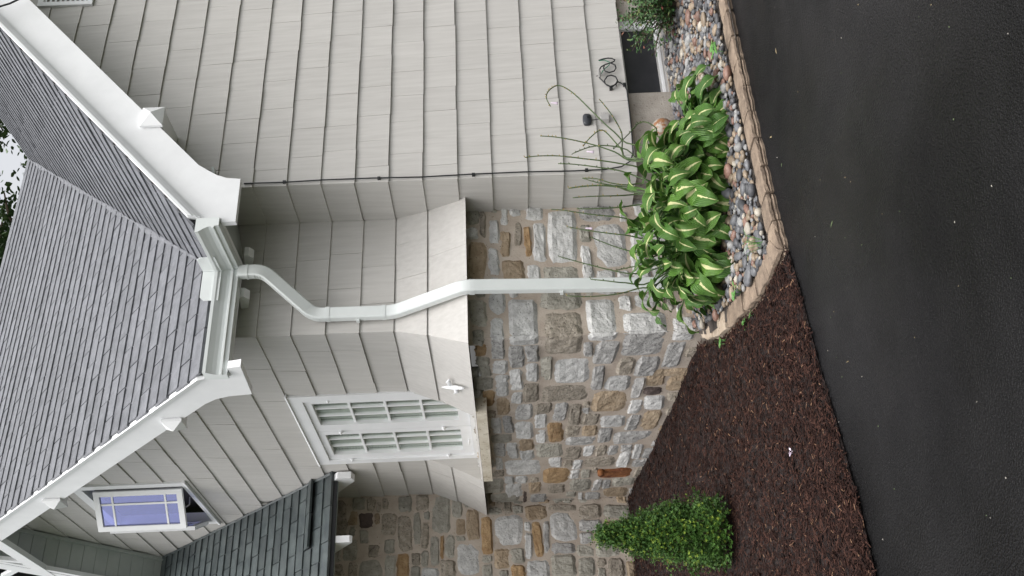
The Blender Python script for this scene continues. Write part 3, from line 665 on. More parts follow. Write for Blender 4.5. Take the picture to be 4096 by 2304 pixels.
traced(SWP, 'P', Z6, [(300,190,400,370,'e'),(395,250,440,460,'b'),(300,385,370,460,'w'),(330,480,440,790,'t'),(460,320,540,512,'w'),(475,195,525,280,'e'),(545,195,600,375,'w'),(610,175,695,305,'w'),(720,180,860,335,'w'),(870,160,1065,240,'e'),(1100,165,1390,345,'g'),(885,280,1105,640,'w'),(1115,375,1195,485,'e'),(1130,505,1210,745,'w'),(1215,370,1465,675,'w'),(1235,695,1365,750,'w'),(1400,700,1470,775,'w'),(645,330,705,520,'b'),(715,365,770,600,'o'),(778,355,860,585,'w'),(545,400,620,600,'t'),(560,610,720,780,'t'),(470,545,535,720,'w'),(750,665,830,790,'w'),(860,660,1110,800,'e'),(470,742,550,830,'w'),(1480,335,1640,565,'w'),(1495,600,1620,770,'w'),(1405,265,1460,340,'w'),(1415,160,1470,240,'g'),(1500,165,1640,310,'w'),(1660,180,1790,330,'w'),(1660,360,1800,560,'g'),(1640,600,1790,800,'w'),
 (335,895,440,1110,'e'),(460,860,580,985,'w'),(850,860,1150,970,'e'),(1415,880,1490,965,'w'),(1520,870,1680,945,'w'),(1240,790,1380,860,'w')])
# quoins wrap the corner: one object with a face on each wall
def quoin(x0, y0, x1, y1, yc, cP, cB):
    global NST
    xm = (x0+x1)/2
    p0 = on_y(Z6(xm, y0), yPs); zt_ = on_y(Z6(x0, (y0+yc)/2), yPs).z; zb_ = on_y(Z6(x1, (y0+yc)/2), yPs).z; q1 = on_x(Z6(xm, y1), xBs)
    z = (zt_+zb_)/2; hz = (zt_-zb_)/2*.97
    b = MB(); X1 = p0.x; hw = (X1-(xBs-.012))/2; stone_mb(b, 'P', xBs-.012+hw, z, hw, hz, NST*13+5, True); TAKEN['P'].append((xBs-.1, z-hz, X1, z+hz))
    b2 = MB(); Y1 = q1.y; hw2 = (Y1-(yPs-.012))/2; stone_mb(b2, 'B', yPs-.012+hw2, z, hw2, hz, NST*13+9, True); TAKEN['B'].append((yPs-.1, z-hz, Y1, z+hz))
    n0 = len(b.f); b.add(b2.v, b2.f); me = b.mesh('stone', STC[cP]); me.materials.append(STC[cB])
    for i, p in enumerate(me.polygons): p.material_index = 0 if i < n0 else 1
    link('stone', me, SWP); NST += 1
quoin(595,895,825,1230,1152,'w','w'); quoin(850,990,1150,1300,1150,'b','b'); quoin(1160,895,1390,1200,1135,'w','w'); quoin(1420,990,1760,1310,1118,'w','g'); quoin(1785,1030,1960,1195,1090,'w','w'); quoin(465,1030,575,1340,1165,'w','g'); quoin(340,1120,430,1225,1170,'e','e')  # pale and grey pairs: shading of the turned face painted as darker stone
traced(SWB, 'B', Z6, [(380,1240,430,1310,'o'),(630,1240,715,1375,'g'),(740,1245,820,1355,'g'),(1160,1230,1210,1300,'g'),(1220,1220,1395,1370,'g'),(1720,1215,1870,1395,'g'),(1700,1405,1860,1449,'t')])
traced(SWB, 'B', Z7, [(430,475,515,545,'e'),(440,555,550,650,'e'),(460,695,590,805,'e'),(480,815,595,935,'o'),(595,505,715,640,'w'),(620,665,740,705,'w'),(625,730,740,885,'w'),(620,895,760,1070,'t'),(770,630,890,820,'w'),(775,845,885,950,'w'),(935,530,1055,725,'w'),(910,750,1040,900,'b'),(1090,485,1195,670,'e'),(1225,490,1600,735,'w'),(1100,770,1590,940,'b'),(1635,560,1750,800,'g'),(1770,670,2030,790,'w'),(1880,480,2060,650,'b'),(2090,470,2330,660,'g'),(2050,700,2150,900,'g'),(2200,640,2371,770,'t'),(2195,790,2371,855,'d'),(2180,880,2350,1010,'w'),(1610,840,2020,1050,'t'),(2030,925,2150,1065,'w'),(1070,950,1200,1050,'b'),(1220,970,1370,1140,'g'),(815,960,1010,1120,'g'),(1380,1010,1510,1170,'b'),(1530,1060,1690,1180,'b'),(1715,1090,1980,1190,'w'),(1990,1095,2110,1225,'g'),(2150,1040,2320,1220,'t'),(580,1115,665,1265,'w'),(690,1100,790,1270,'g'),(810,1160,970,1320,'w'),(1015,1080,1125,1215,'w'),(1040,1240,1140,1365,'w'),(1160,1160,1320,1350,'o'),(1340,1200,1500,1290,'b'),(1520,1195,1680,1265,'t'),(1690,1230,1820,1330,'g'),(1350,1320,1660,1395,'g'),(1850,1270,2230,1385,'g'),(600,1290,745,1365,'e'),(755,1380,835,1449,'w'),(870,1350,1010,1430,'t')])
traced(SWB, 'B', Z8, [(200,680,290,770,'g'),(315,655,405,775,'w'),(470,740,555,800,'w'),(590,670,850,790,'e'),(865,700,1020,805,'b'),(1055,700,1140,775,'w'),(1160,680,1270,760,'b'),(1285,690,1380,770,'g'),(1420,670,1500,720,'g'),(1530,670,1610,800,'w'),(1385,745,1490,865,'w'),(1050,795,1320,880,'b'),(750,795,830,870,'w'),(210,810,265,890,'w'),(285,830,555,970,'w'),(290,985,370,1030,'w'),(390,975,505,1040,'w'),(650,910,905,1030,'o'),(945,850,1030,905,'w'),(945,915,1010,985,'w'),(1020,920,1110,990,'e'),(1200,900,1530,985,'r'),(1320,1000,1540,1045,'e'),(915,1005,1115,1110,'e'),(1140,1030,1210,1100,'g'),(1230,1025,1310,1070,'g'),(130,1020,275,1115,'e'),(320,1045,450,1150,'w'),(145,1135,455,1250,'e'),(465,1115,500,1235,'d'),(520,1145,700,1235,'g'),(720,1190,980,1240,'e'),(520,1030,640,1130,'t'),(690,1050,880,1140,'b'),(990,1130,1040,1230,'w'),(1050,1125,1220,1230,'g'),(1240,1095,1480,1170,'t'),(1230,1180,1395,1225,'d')])
traced(SWQ, 'Q', Z9, [(1320,455,1400,510,'e'),(1340,510,1560,765,'w'),(1500,450,1560,505,'e'),(1590,435,1750,550,'t'),(1780,490,2000,720,'w'),(1600,570,1635,640,'w'),(1600,660,1640,830,'w'),(1645,580,1715,860,'o'),(1740,600,1775,800,'g'),(1795,740,1960,810,'g'),(1240,545,1320,825,'o'),(1345,785,1470,940,'t'),(1490,800,1575,895,'e'),(1600,870,1780,1020,'w'),(1475,910,1570,1030,'o'),(1120,470,1225,675,'t'),(1020,430,1080,520,'e'),(850,430,990,660,'e'),(1040,555,1110,670,'t'),(1040,690,1100,715,'e'),(1050,725,1220,960,'w'),(830,690,905,920,'e'),(912,690,940,830,'o'),(950,670,1030,850,'e'),(910,880,1025,1000,'b'),(1245,840,1310,890,'e'),(1245,900,1320,1030,'e'),(780,800,825,900,'e'),(780,940,900,1040,'w'),(770,580,825,780,'b'),(610,590,690,780,'b'),(700,530,760,700,'e'),(570,840,660,1010,'o'),(480,870,560,1020,'e'),(440,520,540,640,'b'),(280,500,370,610,'d'),(2010,560,2190,640,'g'),(2020,655,2100,740,'g'),(2010,440,2190,545,'b'),(2205,435,2400,540,'e'),(2010,750,2120,835,'e'),(2150,740,2280,840,'e'),(1800,835,1990,1010,'e'),(2010,855,2140,1010,'e'),(2270,850,2370,1000,'b'),(1780,435,1990,480,'b')])
# small fill stones wherever the tracing left room
def fill(parent, wall, h0, h1, z0, z1, n, cols, smax, limit):
    global NST
    rnd = random.Random(hash(wall) % 7+3 if False else {'P': 3, 'B': 4, 'Q': 5}[wall]); cnt = 0
    for it in range(n):
        if cnt >= limit: break
        fr = 1-it/n; hw = rnd.uniform(.035, .05+smax*fr); hz = hw*rnd.uniform(.45, .85)
        c = rnd.uniform(h0+hw, h1-hw); z = rnd.uniform(z0+hz, z1-hz)
        if any(c+hw+.008 > a and c-hw-.008 < e and z+hz+.008 > b_ and z-hz-.008 < d for a, b_, e, d in TAKEN[wall]): continue
        px = to_px(WALLF[wall](c, z, 0))
        if not (-40 < px[0] < PW+40 and -40 < px[1] < PH+60): continue
        stone(parent, wall, c, z, hw*.97, hz*.97, rnd.choice(cols)); cnt += 1
fill(SWP, 'P', xBs+.01, xA, .05, 1.9, 4000, 'wwebt', .05, 16)
fill(SWB, 'B', yPs+.03, yQ-.03, .05, 1.9, 8000, 'ggebbbt', .10, 40)
fill(SWQ, 'Q', 2.3, xB-.02, .25, 3.6, 8000, 'eebbt', .13, 60)
def grow(wall, gap, step=.006, rounds=14, bounds=None, maxg=.45):
    T = [list(t) for t in TAKEN[wall]]; mine = {k for (_, w_, k, _, _) in PEND if w_ == wall}; O = [tuple(t) for t in T]
    for _ in range(rounds):
        for k in sorted(mine):
            for side in range(4):
                q = T[k][:]; q[side] += step*(-1 if side < 2 else 1); ax_ = side % 2; size = O[k][2+ax_]-O[k][ax_]
                if (q[2+ax_]-q[ax_]) > size*(1+maxg)+.02: continue
                if q[0] < bounds[0] or q[1] < bounds[1] or q[2] > bounds[2] or q[3] > bounds[3]: continue
                if any(m_ != k and q[0]-gap < t[2] and q[2]+gap > t[0] and q[1]-gap < t[3] and q[3]+gap > t[1] and not (O[k][0] < t[2] and O[k][2] > t[0] and O[k][1] < t[3] and O[k][3] > t[1]) for m_, t in enumerate(T)): continue
                T[k] = q
    TAKEN[wall] = [tuple(t) for t in T]
grow('P', .010, bounds=(xBs+.0, .0, xA, 1.93), maxg=.24); grow('B', .003, rounds=20, bounds=(yPs-.0, .0, yQ, 1.93), maxg=.60); grow('Q', .004, rounds=20, bounds=(1.2, .15, xB-.01, 3.9), maxg=.55)
for (parent, wall, k, col, seed) in PEND:
    a, b_, c, d = TAKEN[wall][k]; m = MB(); stone_mb(m, wall, (a+c)/2, (b_+d)/2, (c-a)/2, (d-b_)/2, seed); m.build('stone', STC[col], parent, False, False)
qs = MB(); rnd = random.Random(8); tk = [(a-.03, b_-.03, c+.03, d+.03) for a, b_, c, d in TAKEN['Q']]
for it in range(4000):
    hw = rnd.uniform(.05, .15); hz = hw*rnd.uniform(.45, .8); c = rnd.uniform(1.3+hw, 2.9); z = rnd.uniform(.3, 3.6)
    if any(c+hw > a and c-hw < e and z+hz > b_ and z-hz < d for a, b_, e, d in tk): continue
    tk.append((c-hw-.012, z-hz-.012, c+hw+.012, z+hz+.012)); stone_mb(qs, 'Q', c, z, hw, hz, it)
tag(qs.build('far_stones', STC['e'], SWQ, False, False), kind='stuff')
print('stones', NST)

# ================================================================== THINGS ON THE HOUSE
cab = MB(); rc = .006
pc = [(xA+.012, yA-.028, 3.62), (xA+.012, yA-.028, 3.50)]+[(xA+.012+.006*math.sin(z*5), yA-.03, z) for z in [3.3, 3.0, 2.6, 2.2, 1.8, 1.4, 1.0, .75]]
pc += [(xA+.03, yA-.03, .62), (xA+.08, yA-.03, .545), (xA+.16, yA-.03, .515), (5.2, yA-.03, .505), (5.45, yA-.03, .50), (5.66, yA-.03, .50), (5.70, yA-.03, .515), (5.742, yA-.03, .545), (5.75, yA-.032, .567), (5.735, yA-.032, .585), (5.70, yA-.035, .585)]
cab.tube(pc, rc, 6)
def zg(a, b): return on_y((2200+a/3.6233, 200+b/3.6233), yA-.04)
loop = [zg(985, 460), zg(930, 510), zg(870, 530), zg(800, 490), zg(790, 440), zg(830, 380), zg(885, 365), zg(950, 385), zg(978, 440), zg(960, 490), zg(900, 535), zg(830, 515), zg(770, 455), zg(725, 410), zg(712, 370)]
cab.tube(loop, rc, 6)
CAB = cab.build('coaxial_cable', BLACK, None, True)
tag(CAB, 'long black cable down the wall corner and along the siding foot, ending in a coil', 'cable')
for z in (3.3, 2.55, 1.8, .9): MB().box((xA+.002, yA-.038, z-.012), (xA+.022, yA-.012, z+.012)).build('cable_clip', BLACK, CAB)
for a, b_ in ((885, 545), (1080, 495)):
    p = zg(a, b_); MB().box((p.x-.012, p.y-.006, p.z-.012), (p.x+.012, p.y+.03, p.z+.012)).build('cable_clip', BLACK, CAB)
c2 = MB(); c2.tube([zg(715, 290), zg(740, 245), zg(800, 210), zg(870, 190), zg(930, 165), zg(940, 145), zg(900, 122), zg(840, 118), zg(770, 130), zg(705, 150)], rc, 6)
c2.tube([zg(790, 215), zg(775, 265), zg(800, 310), zg(860, 327), zg(930, 305), zg(958, 260), zg(940, 215), zg(890, 192)], rc, 6)
C2 = c2.build('looped_cable', BLACK, None, True); tag(C2, 'short black cable looped on the siding with a green earth wire, right of the coil', 'cable')
gw = MB(); gw.tube([zg(705, 155), zg(790, 145), zg(860, 175), zg(860, 215), zg(800, 265), zg(765, 300), zg(745, 345)], .004, 5); gw.build('earth_wire', GREENW, C2)
p = zg(712, 330); cn = MB(); cn.tube([zg(706, 285), zg(712, 320), zg(716, 360), zg(718, 400)], [.011, .013, .011, .009], 8); cn.tube([zg(665, 380), zg(740, 360), zg(800, 355)], .006, 5); cn.build('connector', STEEL, C2)
# dark sensor and grey box
def pill(b, cx, y0, y1, cz, hx, hz, n=20, e=3.0, sc_=.8):
    def ringp(y, k): return [(cx+math.copysign(abs(math.cos(2*math.pi*i/n))**(2/e), math.cos(2*math.pi*i/n))*hx*k, y, cz+math.copysign(abs(math.sin(2*math.pi*i/n))**(2/e), math.sin(2*math.pi*i/n))*hz*k) for i in range(n)]
    A, B_, C_ = ringp(y1, 1), ringp(y0+.008, 1), ringp(y0, sc_)
    b.add(A+B_+C_, [(i, (i+1) % n, n+(i+1) % n, n+i) for i in range(n)]+[(n+i, n+(i+1) % n, 2*n+(i+1) % n, 2*n+i) for i in range(n)]+[tuple(range(2*n, 3*n)), tuple(range(n-1, -1, -1))])
sn = MB(); pill(sn, 5.36, yA-.045, yA-.012, .855, .056, .037); SN = sn.build('wall_sensor', GADGET, None, True); tag(SN, 'small charcoal oval plastic sensor fixed to the siding above the grey box', 'sensor')
l = MB(); pill(l, 5.372, yA-.050, yA-.044, .848, .012, .012, 12, 2); l.build('lens', BLACK, SN)
l = MB(); l.tube([(5.36, yA-.02, .82), (5.36, yA-.026, .77), (5.36, yA-.03, .74)], .003, 5); l.build('lead', BLACK, SN)
gb = MB().box((5.330, yA-.06, .680), (5.385, yA-.010, .745)); GB = gb.build('junction_box', LGREY, None); tag(GB, 'little light grey ribbed plastic box on the siding below the charcoal sensor', 'box')
for i in range(4): MB().box((5.388, yA-.045, .684+i*.016), (5.418, yA-.012, .692+i*.016)).build('rib', LGREY, GB)
# rusty dome on the foundation
dm = MB(); n = 20; V = []; c = Vector((5.30, yA+.04, .235))
for k in range(6):
    a = k/6*math.pi/2; r_ = math.cos(a)*.085; d = math.sin(a)*.075
    V += [(c.x+r_*math.cos(2*math.pi*i/n), c.y-d, c.z+r_*math.sin(2*math.pi*i/n)) for i in range(n)]
V.append((c.x, c.y-.075, c.z)); dm.add(V, [(k*n+i, k*n+(i+1) % n, (k+1)*n+(i+1) % n, (k+1)*n+i) for k in range(5) for i in range(n)]+[(5*n+i, 5*n+(i+1) % n, 6*n) for i in range(n)])
DM = dm.build('dome_cover', RUST, None, True); tag(DM, 'round rust-spotted dome cover on the concrete foundation beside the hostas', 'cover')
rg = MB(); rg.tube([(c.x+.086*math.cos(2*math.pi*i/20), c.y-.002, c.z+.086*math.sin(2*math.pi*i/20)) for i in range(21)], .007, 6); rg.build('rim', RUST, DM, True)
# bird ornament on the flare
fz = lambda y, z: (xB-off(z)-.05, y, z)
bd = MB(); bd.tube([fz(7.74, 2.15), fz(7.71, 2.12), fz(7.67, 2.075), fz(7.63, 2.03), fz(7.60, 1.995), fz(7.585, 1.975), fz(7.57, 1.955)], [.004, .012, .018, .022, .016, .014, .004], 8)
BD = bd.build('wall_ornament', WHITE, None, True); tag(BD, 'small white bird-shaped metal ornament on the flared siding right of the window', 'ornament')
for pts in ([fz(7.66, 2.065), fz(7.58, 2.085), fz(7.50, 2.07)], [fz(7.645, 2.035), fz(7.71, 2.02), fz(7.78, 2.05)]):
    m = MB(); m.tube(pts, [.014, .022, .004], 6, .4); m.build('wing', WHITE, BD, True)
# stub of rusty pipe and stain at wall B
p = on_x(Z8(1215, 945), xBs-.03); m = MB(); m.tube([(p.x+.06, p.y, p.z), (p.x-.03, p.y, p.z)], .035, 12); m.build('rusty_pipe_stub', STC['r'], None, True); tag(bpy.data.objects['rusty_pipe_stub'], 'short rusted pipe stub sticking out low in the stone wall', 'pipe')
# overhead cable at the gable peak
cb = MB(); cb.tube([on_y((-60, 60), 6.0), on_y((0, 26), 6.02), on_y((40, 14), 6.06), on_y((110, -20), 6.1), on_y((200, -90), 6.12)], .008, 6); tag(cb.build('service_cable', BLACK, None, True), 'thick black service cable crossing the white rake board near the vent', 'cable')

# ================================================================== EDGING
EDM = mat('tan_edging_stone', (.15,.11,.08), (.27,.205,.15), 9, .8, .8, 60, rand=.12, bdist=.012, speck=(40,.64,(.12,.09,.065)))
EDP = mat('pale_edging_stone', (.34,.27,.20), (.46,.38,.30), 9, .8, .7, 60, bdist=.01, speck=(40,.66,(.15,.11,.08)))
def edging(p0, p1, q1, q0, ztop, m, seed):
    """block between outer points p0,p1 and inner points q0,q1; rough outer face with a weathered groove"""
    rnd = random.Random(seed); n = 7; V = []; P0, P1, Q0, Q1 = [Vector(v) for v in (p0, p1, q0, q1)]
    inn = ((Q0+Q1)/2-(P0+P1)/2).normalized()
    prof = [(-.002, -.06), (.0, .006), (-.004, ztop*.30), (.012, ztop*.48), (.0, ztop*.62), (.002, ztop*.93), (.010, ztop)]
    for i in range(n+1):
        t = i/n; a = P0.lerp(P1, t); e = .010*(abs(2*t-1)**8); wv = .006*math.sin(9*t+seed)
        for (o_, z) in prof: 
            q = a+inn*(o_+e+rnd.uniform(-.0025, .0025)+wv); V.append((q.x, q.y, z+(rnd.uniform(-.002, .002) if z > .02 else 0)-e*.6*(z > .02)))
        qi = Q0.lerp(Q1, t); mid = a.lerp(qi, .55); V.append((mid.x, mid.y, ztop+rnd.uniform(-.003, .004)-e*.5)); V.append((qi.x, qi.y, ztop-.004-e*.5)); V.append((qi.x, qi.y, -.06))
    k = len(prof)+3; F = [(i*k+j, i*k+j+1, (i+1)*k+j+1, (i+1)*k+j) for i in range(n) for j in range(k-1)]+[tuple(range(k)), tuple(n*k+j for j in range(k-1, -1, -1))]
    b = MB().add(V, F); return b.build('edging_stone', m, None, False)
x = 2.985; k = 0; ORD = ['first', 'second', 'third', 'fourth', 'fifth', 'sixth', 'seventh', 'eighth', 'ninth', 'tenth', 'eleventh', 'twelfth']
while x < 6.2 and k < 12:
    L_ = random.uniform(.20, .235); x1 = x+L_-.012; j = random.uniform(-.006, .006)
    o = edging((x, drive_y(x)+.004+j), (x1, drive_y(x1)+.004+j), (x1, drive_y(x1)+.155+j), (x, drive_y(x)+.155+j), .052+random.uniform(-.004, .006), EDM, k+3)
    tag(o, '%s low tan edging stone along the asphalt, counted from the bend beside the mulch' % ORD[k], 'edging stone', 'edging stones along the driveway'); x += L_; k += 1
CURV = [((2.955,4.765),(2.95,5.03),(3.10,5.06),(3.115,4.90),EDM,.068,'tan edging stone at the sharp bend where asphalt meets mulch'),
        ((2.952,5.04),(2.985,5.33),(3.125,5.33),(3.10,5.07),EDM,.066,'tan edging stone just behind the bend, beside the mulch'),
        ((2.987,5.34),(3.075,5.69),(3.21,5.66),(3.127,5.34),EDM,.07,'middle one of the tan edging stones curving between mulch and pebbles'),
        ((3.078,5.70),(3.205,6.17),(3.345,6.14),(3.213,5.67),EDM,.075,'long tan edging stone with a pale chipped rim between mulch and pebbles'),
        ((3.21,6.18),(3.36,6.60),(3.49,6.56),(3.348,6.15),EDP,.085,'pale broken edging stone, second from the house corner'),
        ((3.365,6.61),(3.55,6.96),(3.655,6.93),(3.493,6.57),EDP,.09,'pale flat edging stone butting against the house corner')]
for i, (p0, p1, q1, q0, m, h_, lb) in enumerate(CURV): tag(edging(p0, p1, q1, q0, h_, m, 40+i), lb, 'edging stone', 'edging stones curving to the house')

# ================================================================== PEBBLES
PEBC = [('dark grey', mat('pebble_dark_grey', (.045,.046,.05), (.085,.085,.092), 30, .5, .2, 90, rand=.25), 24), ('blue-grey', mat('pebble_blue_grey', (.088,.09,.098), (.15,.152,.16), 30, .5, .2, 90, rand=.25), 21), ('light grey', mat('pebble_light_grey', (.19,.19,.19), (.28,.275,.265), 30, .55, .2, 90, rand=.2), 18),
        ('tan', mat('pebble_tan', (.17,.13,.09), (.27,.21,.15), 30, .5, .2, 90, rand=.25), 21), ('reddish brown', mat('pebble_red_brown', (.14,.075,.055), (.22,.13,.10), 30, .5, .2, 90, rand=.25), 13), ('cream', mat('pebble_cream', (.30,.27,.22), (.40,.365,.31), 30, .55, .2, 90, rand=.15), 5)]
import bmesh
def ico(sub):
    bm = bmesh.new(); bmesh.ops.create_icosphere(bm, subdivisions=sub, radius=1); vs = [v.co.copy() for v in bm.verts]; fs = [tuple(v.index for v in f.verts) for f in bm.faces]; bm.free(); return vs, fs
IV, IF = ico(2)
PEBV = []
for i in range(7):
    rnd = random.Random(i+50); ph = [rnd.uniform(0, 6) for _ in range(6)]
    PEBV.append([v*(1+.10*math.sin(2.1*v.x+ph[0]+1.3*v.y)+.09*math.sin(2.4*v.y+ph[1])+.06*math.sin(3.1*v.z+ph[2]+2*v.x)) for v in IV])
PEBM = {}
cells = {}; PEB = []; rnd = random.Random(11); HOSTA = [(4.38, 5.62), (4.10, 5.84), (3.86, 6.06)]
def try_peb(x, y, r, k):
    ci, cj = int(x/.12), int(y/.12)
    for a in range(ci-1, ci+2):
        for b_ in range(cj-1, cj+2):
            for (X, Y, Rr) in cells.get((a, b_), ()):
                if (X-x)**2+(Y-y)**2 < (k*(r+Rr))**2: return False
    cells.setdefault((ci, cj), []).append((x, y, r)); return True
for it in range(26000):
    y = rnd.uniform(5.0, 6.96); x = rnd.uniform(3.1, 7.2)
    if y > 6.52 and x > xA-.03: continue
    if x < edge_x(y)+.145 or y < drive_y(x)+.18: continue
    r = min(.062, max(.017, rnd.lognormvariate(math.log(.0245), .36)))*(1.0 if it < 6000 else .7)
    if not try_peb(x, y, r, .80): continue
    px = to_px((x, y, .1))
    if not (-50 < px[1] < PH+50): continue
    hid = min(math.hypot(x-hx, y-hy) for hx, hy in HOSTA) < .24
    if hid: continue
    d2 = (Vector((x, y, .1))-CAM).length_squared
    PEB.append((r*r/d2*(0.2 if px[1] < 0 else 1), x, y, r))
PEB.sort(key=lambda q: -q[0])
import bisect
cw = []; tot = 0
for q in PEBC: tot += q[2]; cw.append(tot)
rest = MB(); rmi = []
for i, (sc_, x, y, r) in enumerate(PEB):
    ci = bisect.bisect(cw, rnd.uniform(0, tot-.001)); vi = rnd.randrange(7)
    sx, sy, sz = r*rnd.uniform(1.05, 1.45), r*rnd.uniform(.8, 1.0), r*rnd.uniform(.5, .8)
    M_ = Matrix.Translation((x, y, bed_z(x, y)+sz*.45+rnd.uniform(0, .012))) @ Matrix.Rotation(rnd.uniform(0, 6.28), 4, 'Z') @ Matrix.Rotation(rnd.uniform(-.3, .3), 4, 'X') @ Matrix.Diagonal((sx, sy, sz, 1))
    if i < 300:
        key = (vi, ci)
        if key not in PEBM: PEBM[key] = MB().add(PEBV[vi], IF).mesh('river_pebble', PEBC[ci][1], True, False)
        o = link('river_pebble', PEBM[key]); o.matrix_world = M_
        zone = 'in front of the basement window' if 5.6 < x < 6.0 else 'beside the leafy shrub' if x >= 6.0 else 'by the first hosta leaves' if x > 4.9 else 'below the middle hosta clump' if x > 4.1 else 'near the bend of the edging'
        row = 'close to the edging stones' if y < 5.28 else 'close to the house' if y > 5.95 else 'midway across the bed'
        big = 'large' if r > .042 else 'small' if r < .03 else 'medium'
        tag(o, '%s %s river pebble %s, %s' % (big, PEBC[ci][0], zone, row), 'pebble', '%s river pebbles' % PEBC[ci][0])
    else:
        rest.add([M_ @ v for v in PEBV[vi]], IF); rmi += [ci]*len(IF)
me = rest.mesh('river_pebbles', None, True, False)
for q in PEBC: me.materials.append(q[1])
me.polygons.foreach_set('material_index', rmi)
tag(link('river_pebbles', me), 'mixed grey and tan river pebbles filling the rest of the bed', 'pebbles', kind='stuff')
print('pebbles', len(PEB))

# ================================================================== MULCH
MUL = [mat('mulch_chip_dark', (.013,.0062,.005), (.026,.013,.0105), 60, .95, spec=.12), mat('mulch_chip_brown', (.036,.017,.0125), (.058,.028,.021), 60, .95, spec=.12), mat('mulch_chip_pale', (.12,.065,.04), (.20,.12,.075), 60, .95, spec=.12)]
rnd = random.Random(5); mb = MB(); mi = []
def chip(x, y, z, L_, W_, m):
    a = rnd.uniform(0, math.pi); tl = rnd.uniform(-.35, .35); rl = rnd.uniform(-.6, .6); h_ = W_*.35
    Mx = Matrix.Translation((x, y, z)) @ Matrix.Rotation(a, 4, 'Z') @ Matrix.Rotation(tl, 4, 'Y') @ Matrix.Rotation(rl, 4, 'X')
    pts = [(-L_, -W_*.6, 0), (L_*.9, -W_, 0), (L_, W_*.7, 0), (-L_*.9, W_, 0), (-L_*.8, 0, h_), (L_*.8, 0, h_)]
    mb.add([Mx @ Vector(p) for p in pts], [(0, 1, 5, 4), (1, 2, 5), (2, 3, 4, 5), (3, 0, 4)]); mi.extend([m]*4)
nchip = 0
while nchip < 62000:
    y = 4.5+6.4*rnd.random()**1.5; x = rnd.uniform(-1.6, 3.7)
    if y < drive_y(x)-.01+rnd.uniform(-.02, .02): continue
    x1 = 3.60 if y > 7.05 else edge_x(y)-.0
    if x > x1: continue
    px = to_px((x, y, .1))
    if px[1] > PH+1100: continue
    u = rnd.random(); m = 0 if u < .62 else 1 if u < .965 else 2; L_ = rnd.uniform(.008, .028)*(.75 if m == 2 else 1)
    chip(x, y, mulch_lip(x, y)+.008+rnd.uniform(0, .014), L_, L_*rnd.uniform(.07, .20)+.0013, m); nchip += 1
me = mb.mesh('mulch_chips', None, False, False)
for q in MUL: me.materials.append(q)
me.polygons.foreach_set('material_index', mi)
tag(link('mulch_chips', me), 'dark brown shredded bark mulch between stone wall and asphalt', 'mulch', kind='stuff')

# ================================================================== HOSTAS
def leafmat(name, dark, mid, cream):
    m = bpy.data.materials.new(name); m.use_nodes = True; t = m.node_tree; N = t.nodes; L = t.links; b = N['Principled BSDF']
    uv = N.new('ShaderNodeUVMap'); sp = N.new('ShaderNodeSeparateXYZ'); L.new(uv.outputs[0], sp.inputs[0])
    def math_(op, a, b_=None, c=None):
        q = N.new('ShaderNodeMath'); q.operation = op
        for i, v in enumerate((a, b_, c)):
            if v is None: continue
            if isinstance(v, (int, float)): q.inputs[i].default_value = v
            else: L.new(v, q.inputs[i])
        return q.outputs[0]
    v = math_('ABSOLUTE', math_('MULTIPLY_ADD', sp.outputs[1], 2, -1)); u = sp.outputs[0]
    ns = N.new('ShaderNodeTexNoise'); ns.inputs['Scale'].default_value = 55; L.new(N.new('ShaderNodeNewGeometry').outputs['Position'], ns.inputs[0])
    oi = N.new('ShaderNodeObjectInfo')
    wd = math_('MULTIPLY_ADD', oi.outputs['Random'], .17, .04)                       # stripe width differs from leaf to leaf
    fl = math_('MULTIPLY', wd, math_('MULTIPLY_ADD', math_('ABSOLUTE', math_('SUBTRACT', u, .45)), -1.5, 1.15))
    ed = math_('ADD', fl, math_('MULTIPLY_ADD', ns.outputs['Fac'], .20, -.10))
    stripe = math_('LESS_THAN', v, ed)
    vein = math_('SINE', math_('MULTIPLY', v, 34))
    rp = N.new('ShaderNodeMix'); rp.data_type = 'RGBA'; L.new(math_('MULTIPLY_ADD', vein, .18, math_('MULTIPLY_ADD', oi.outputs['Random'], .6, .2)), rp.inputs[0]); rp.inputs[6].default_value = (*dark, 1); rp.inputs[7].default_value = (*mid, 1)
    m2 = N.new('ShaderNodeMix'); m2.data_type = 'RGBA'; L.new(stripe, m2.inputs[0]); L.new(rp.outputs[2], m2.inputs[6]); m2.inputs[7].default_value = (*cream, 1)
    L.new(m2.outputs[2], b.inputs['Base Color']); b.inputs['Roughness'].default_value = .42; b.inputs['Specular IOR Level'].default_value = .45
    bp = N.new('ShaderNodeBump'); bp.inputs['Strength'].default_value = .6; bp.inputs['Distance'].default_value = .004; L.new(vein, bp.inputs['Height']); L.new(bp.outputs[0], b.inputs['Normal'])
    tr = N.new('ShaderNodeBsdfTranslucent'); L.new(m2.outputs[2], tr.inputs[0]); mx = N.new('ShaderNodeMixShader'); mx.inputs[0].default_value = .22
    L.new(b.outputs[0], mx.inputs[1]); L.new(tr.outputs[0], mx.inputs[2]); L.new(mx.outputs[0], N['Material Output'].inputs[0]); return m
HL = leafmat('hosta_leaf', (.036,.108,.018), (.125,.255,.04), (.66,.65,.34))
STEM = mat('scape_green', (.03,.06,.015), (.06,.095,.022), 20, .5)
BUDM = mat('bud_ochre', (.30,.20,.05), (.35,.27,.10), 20, .6)
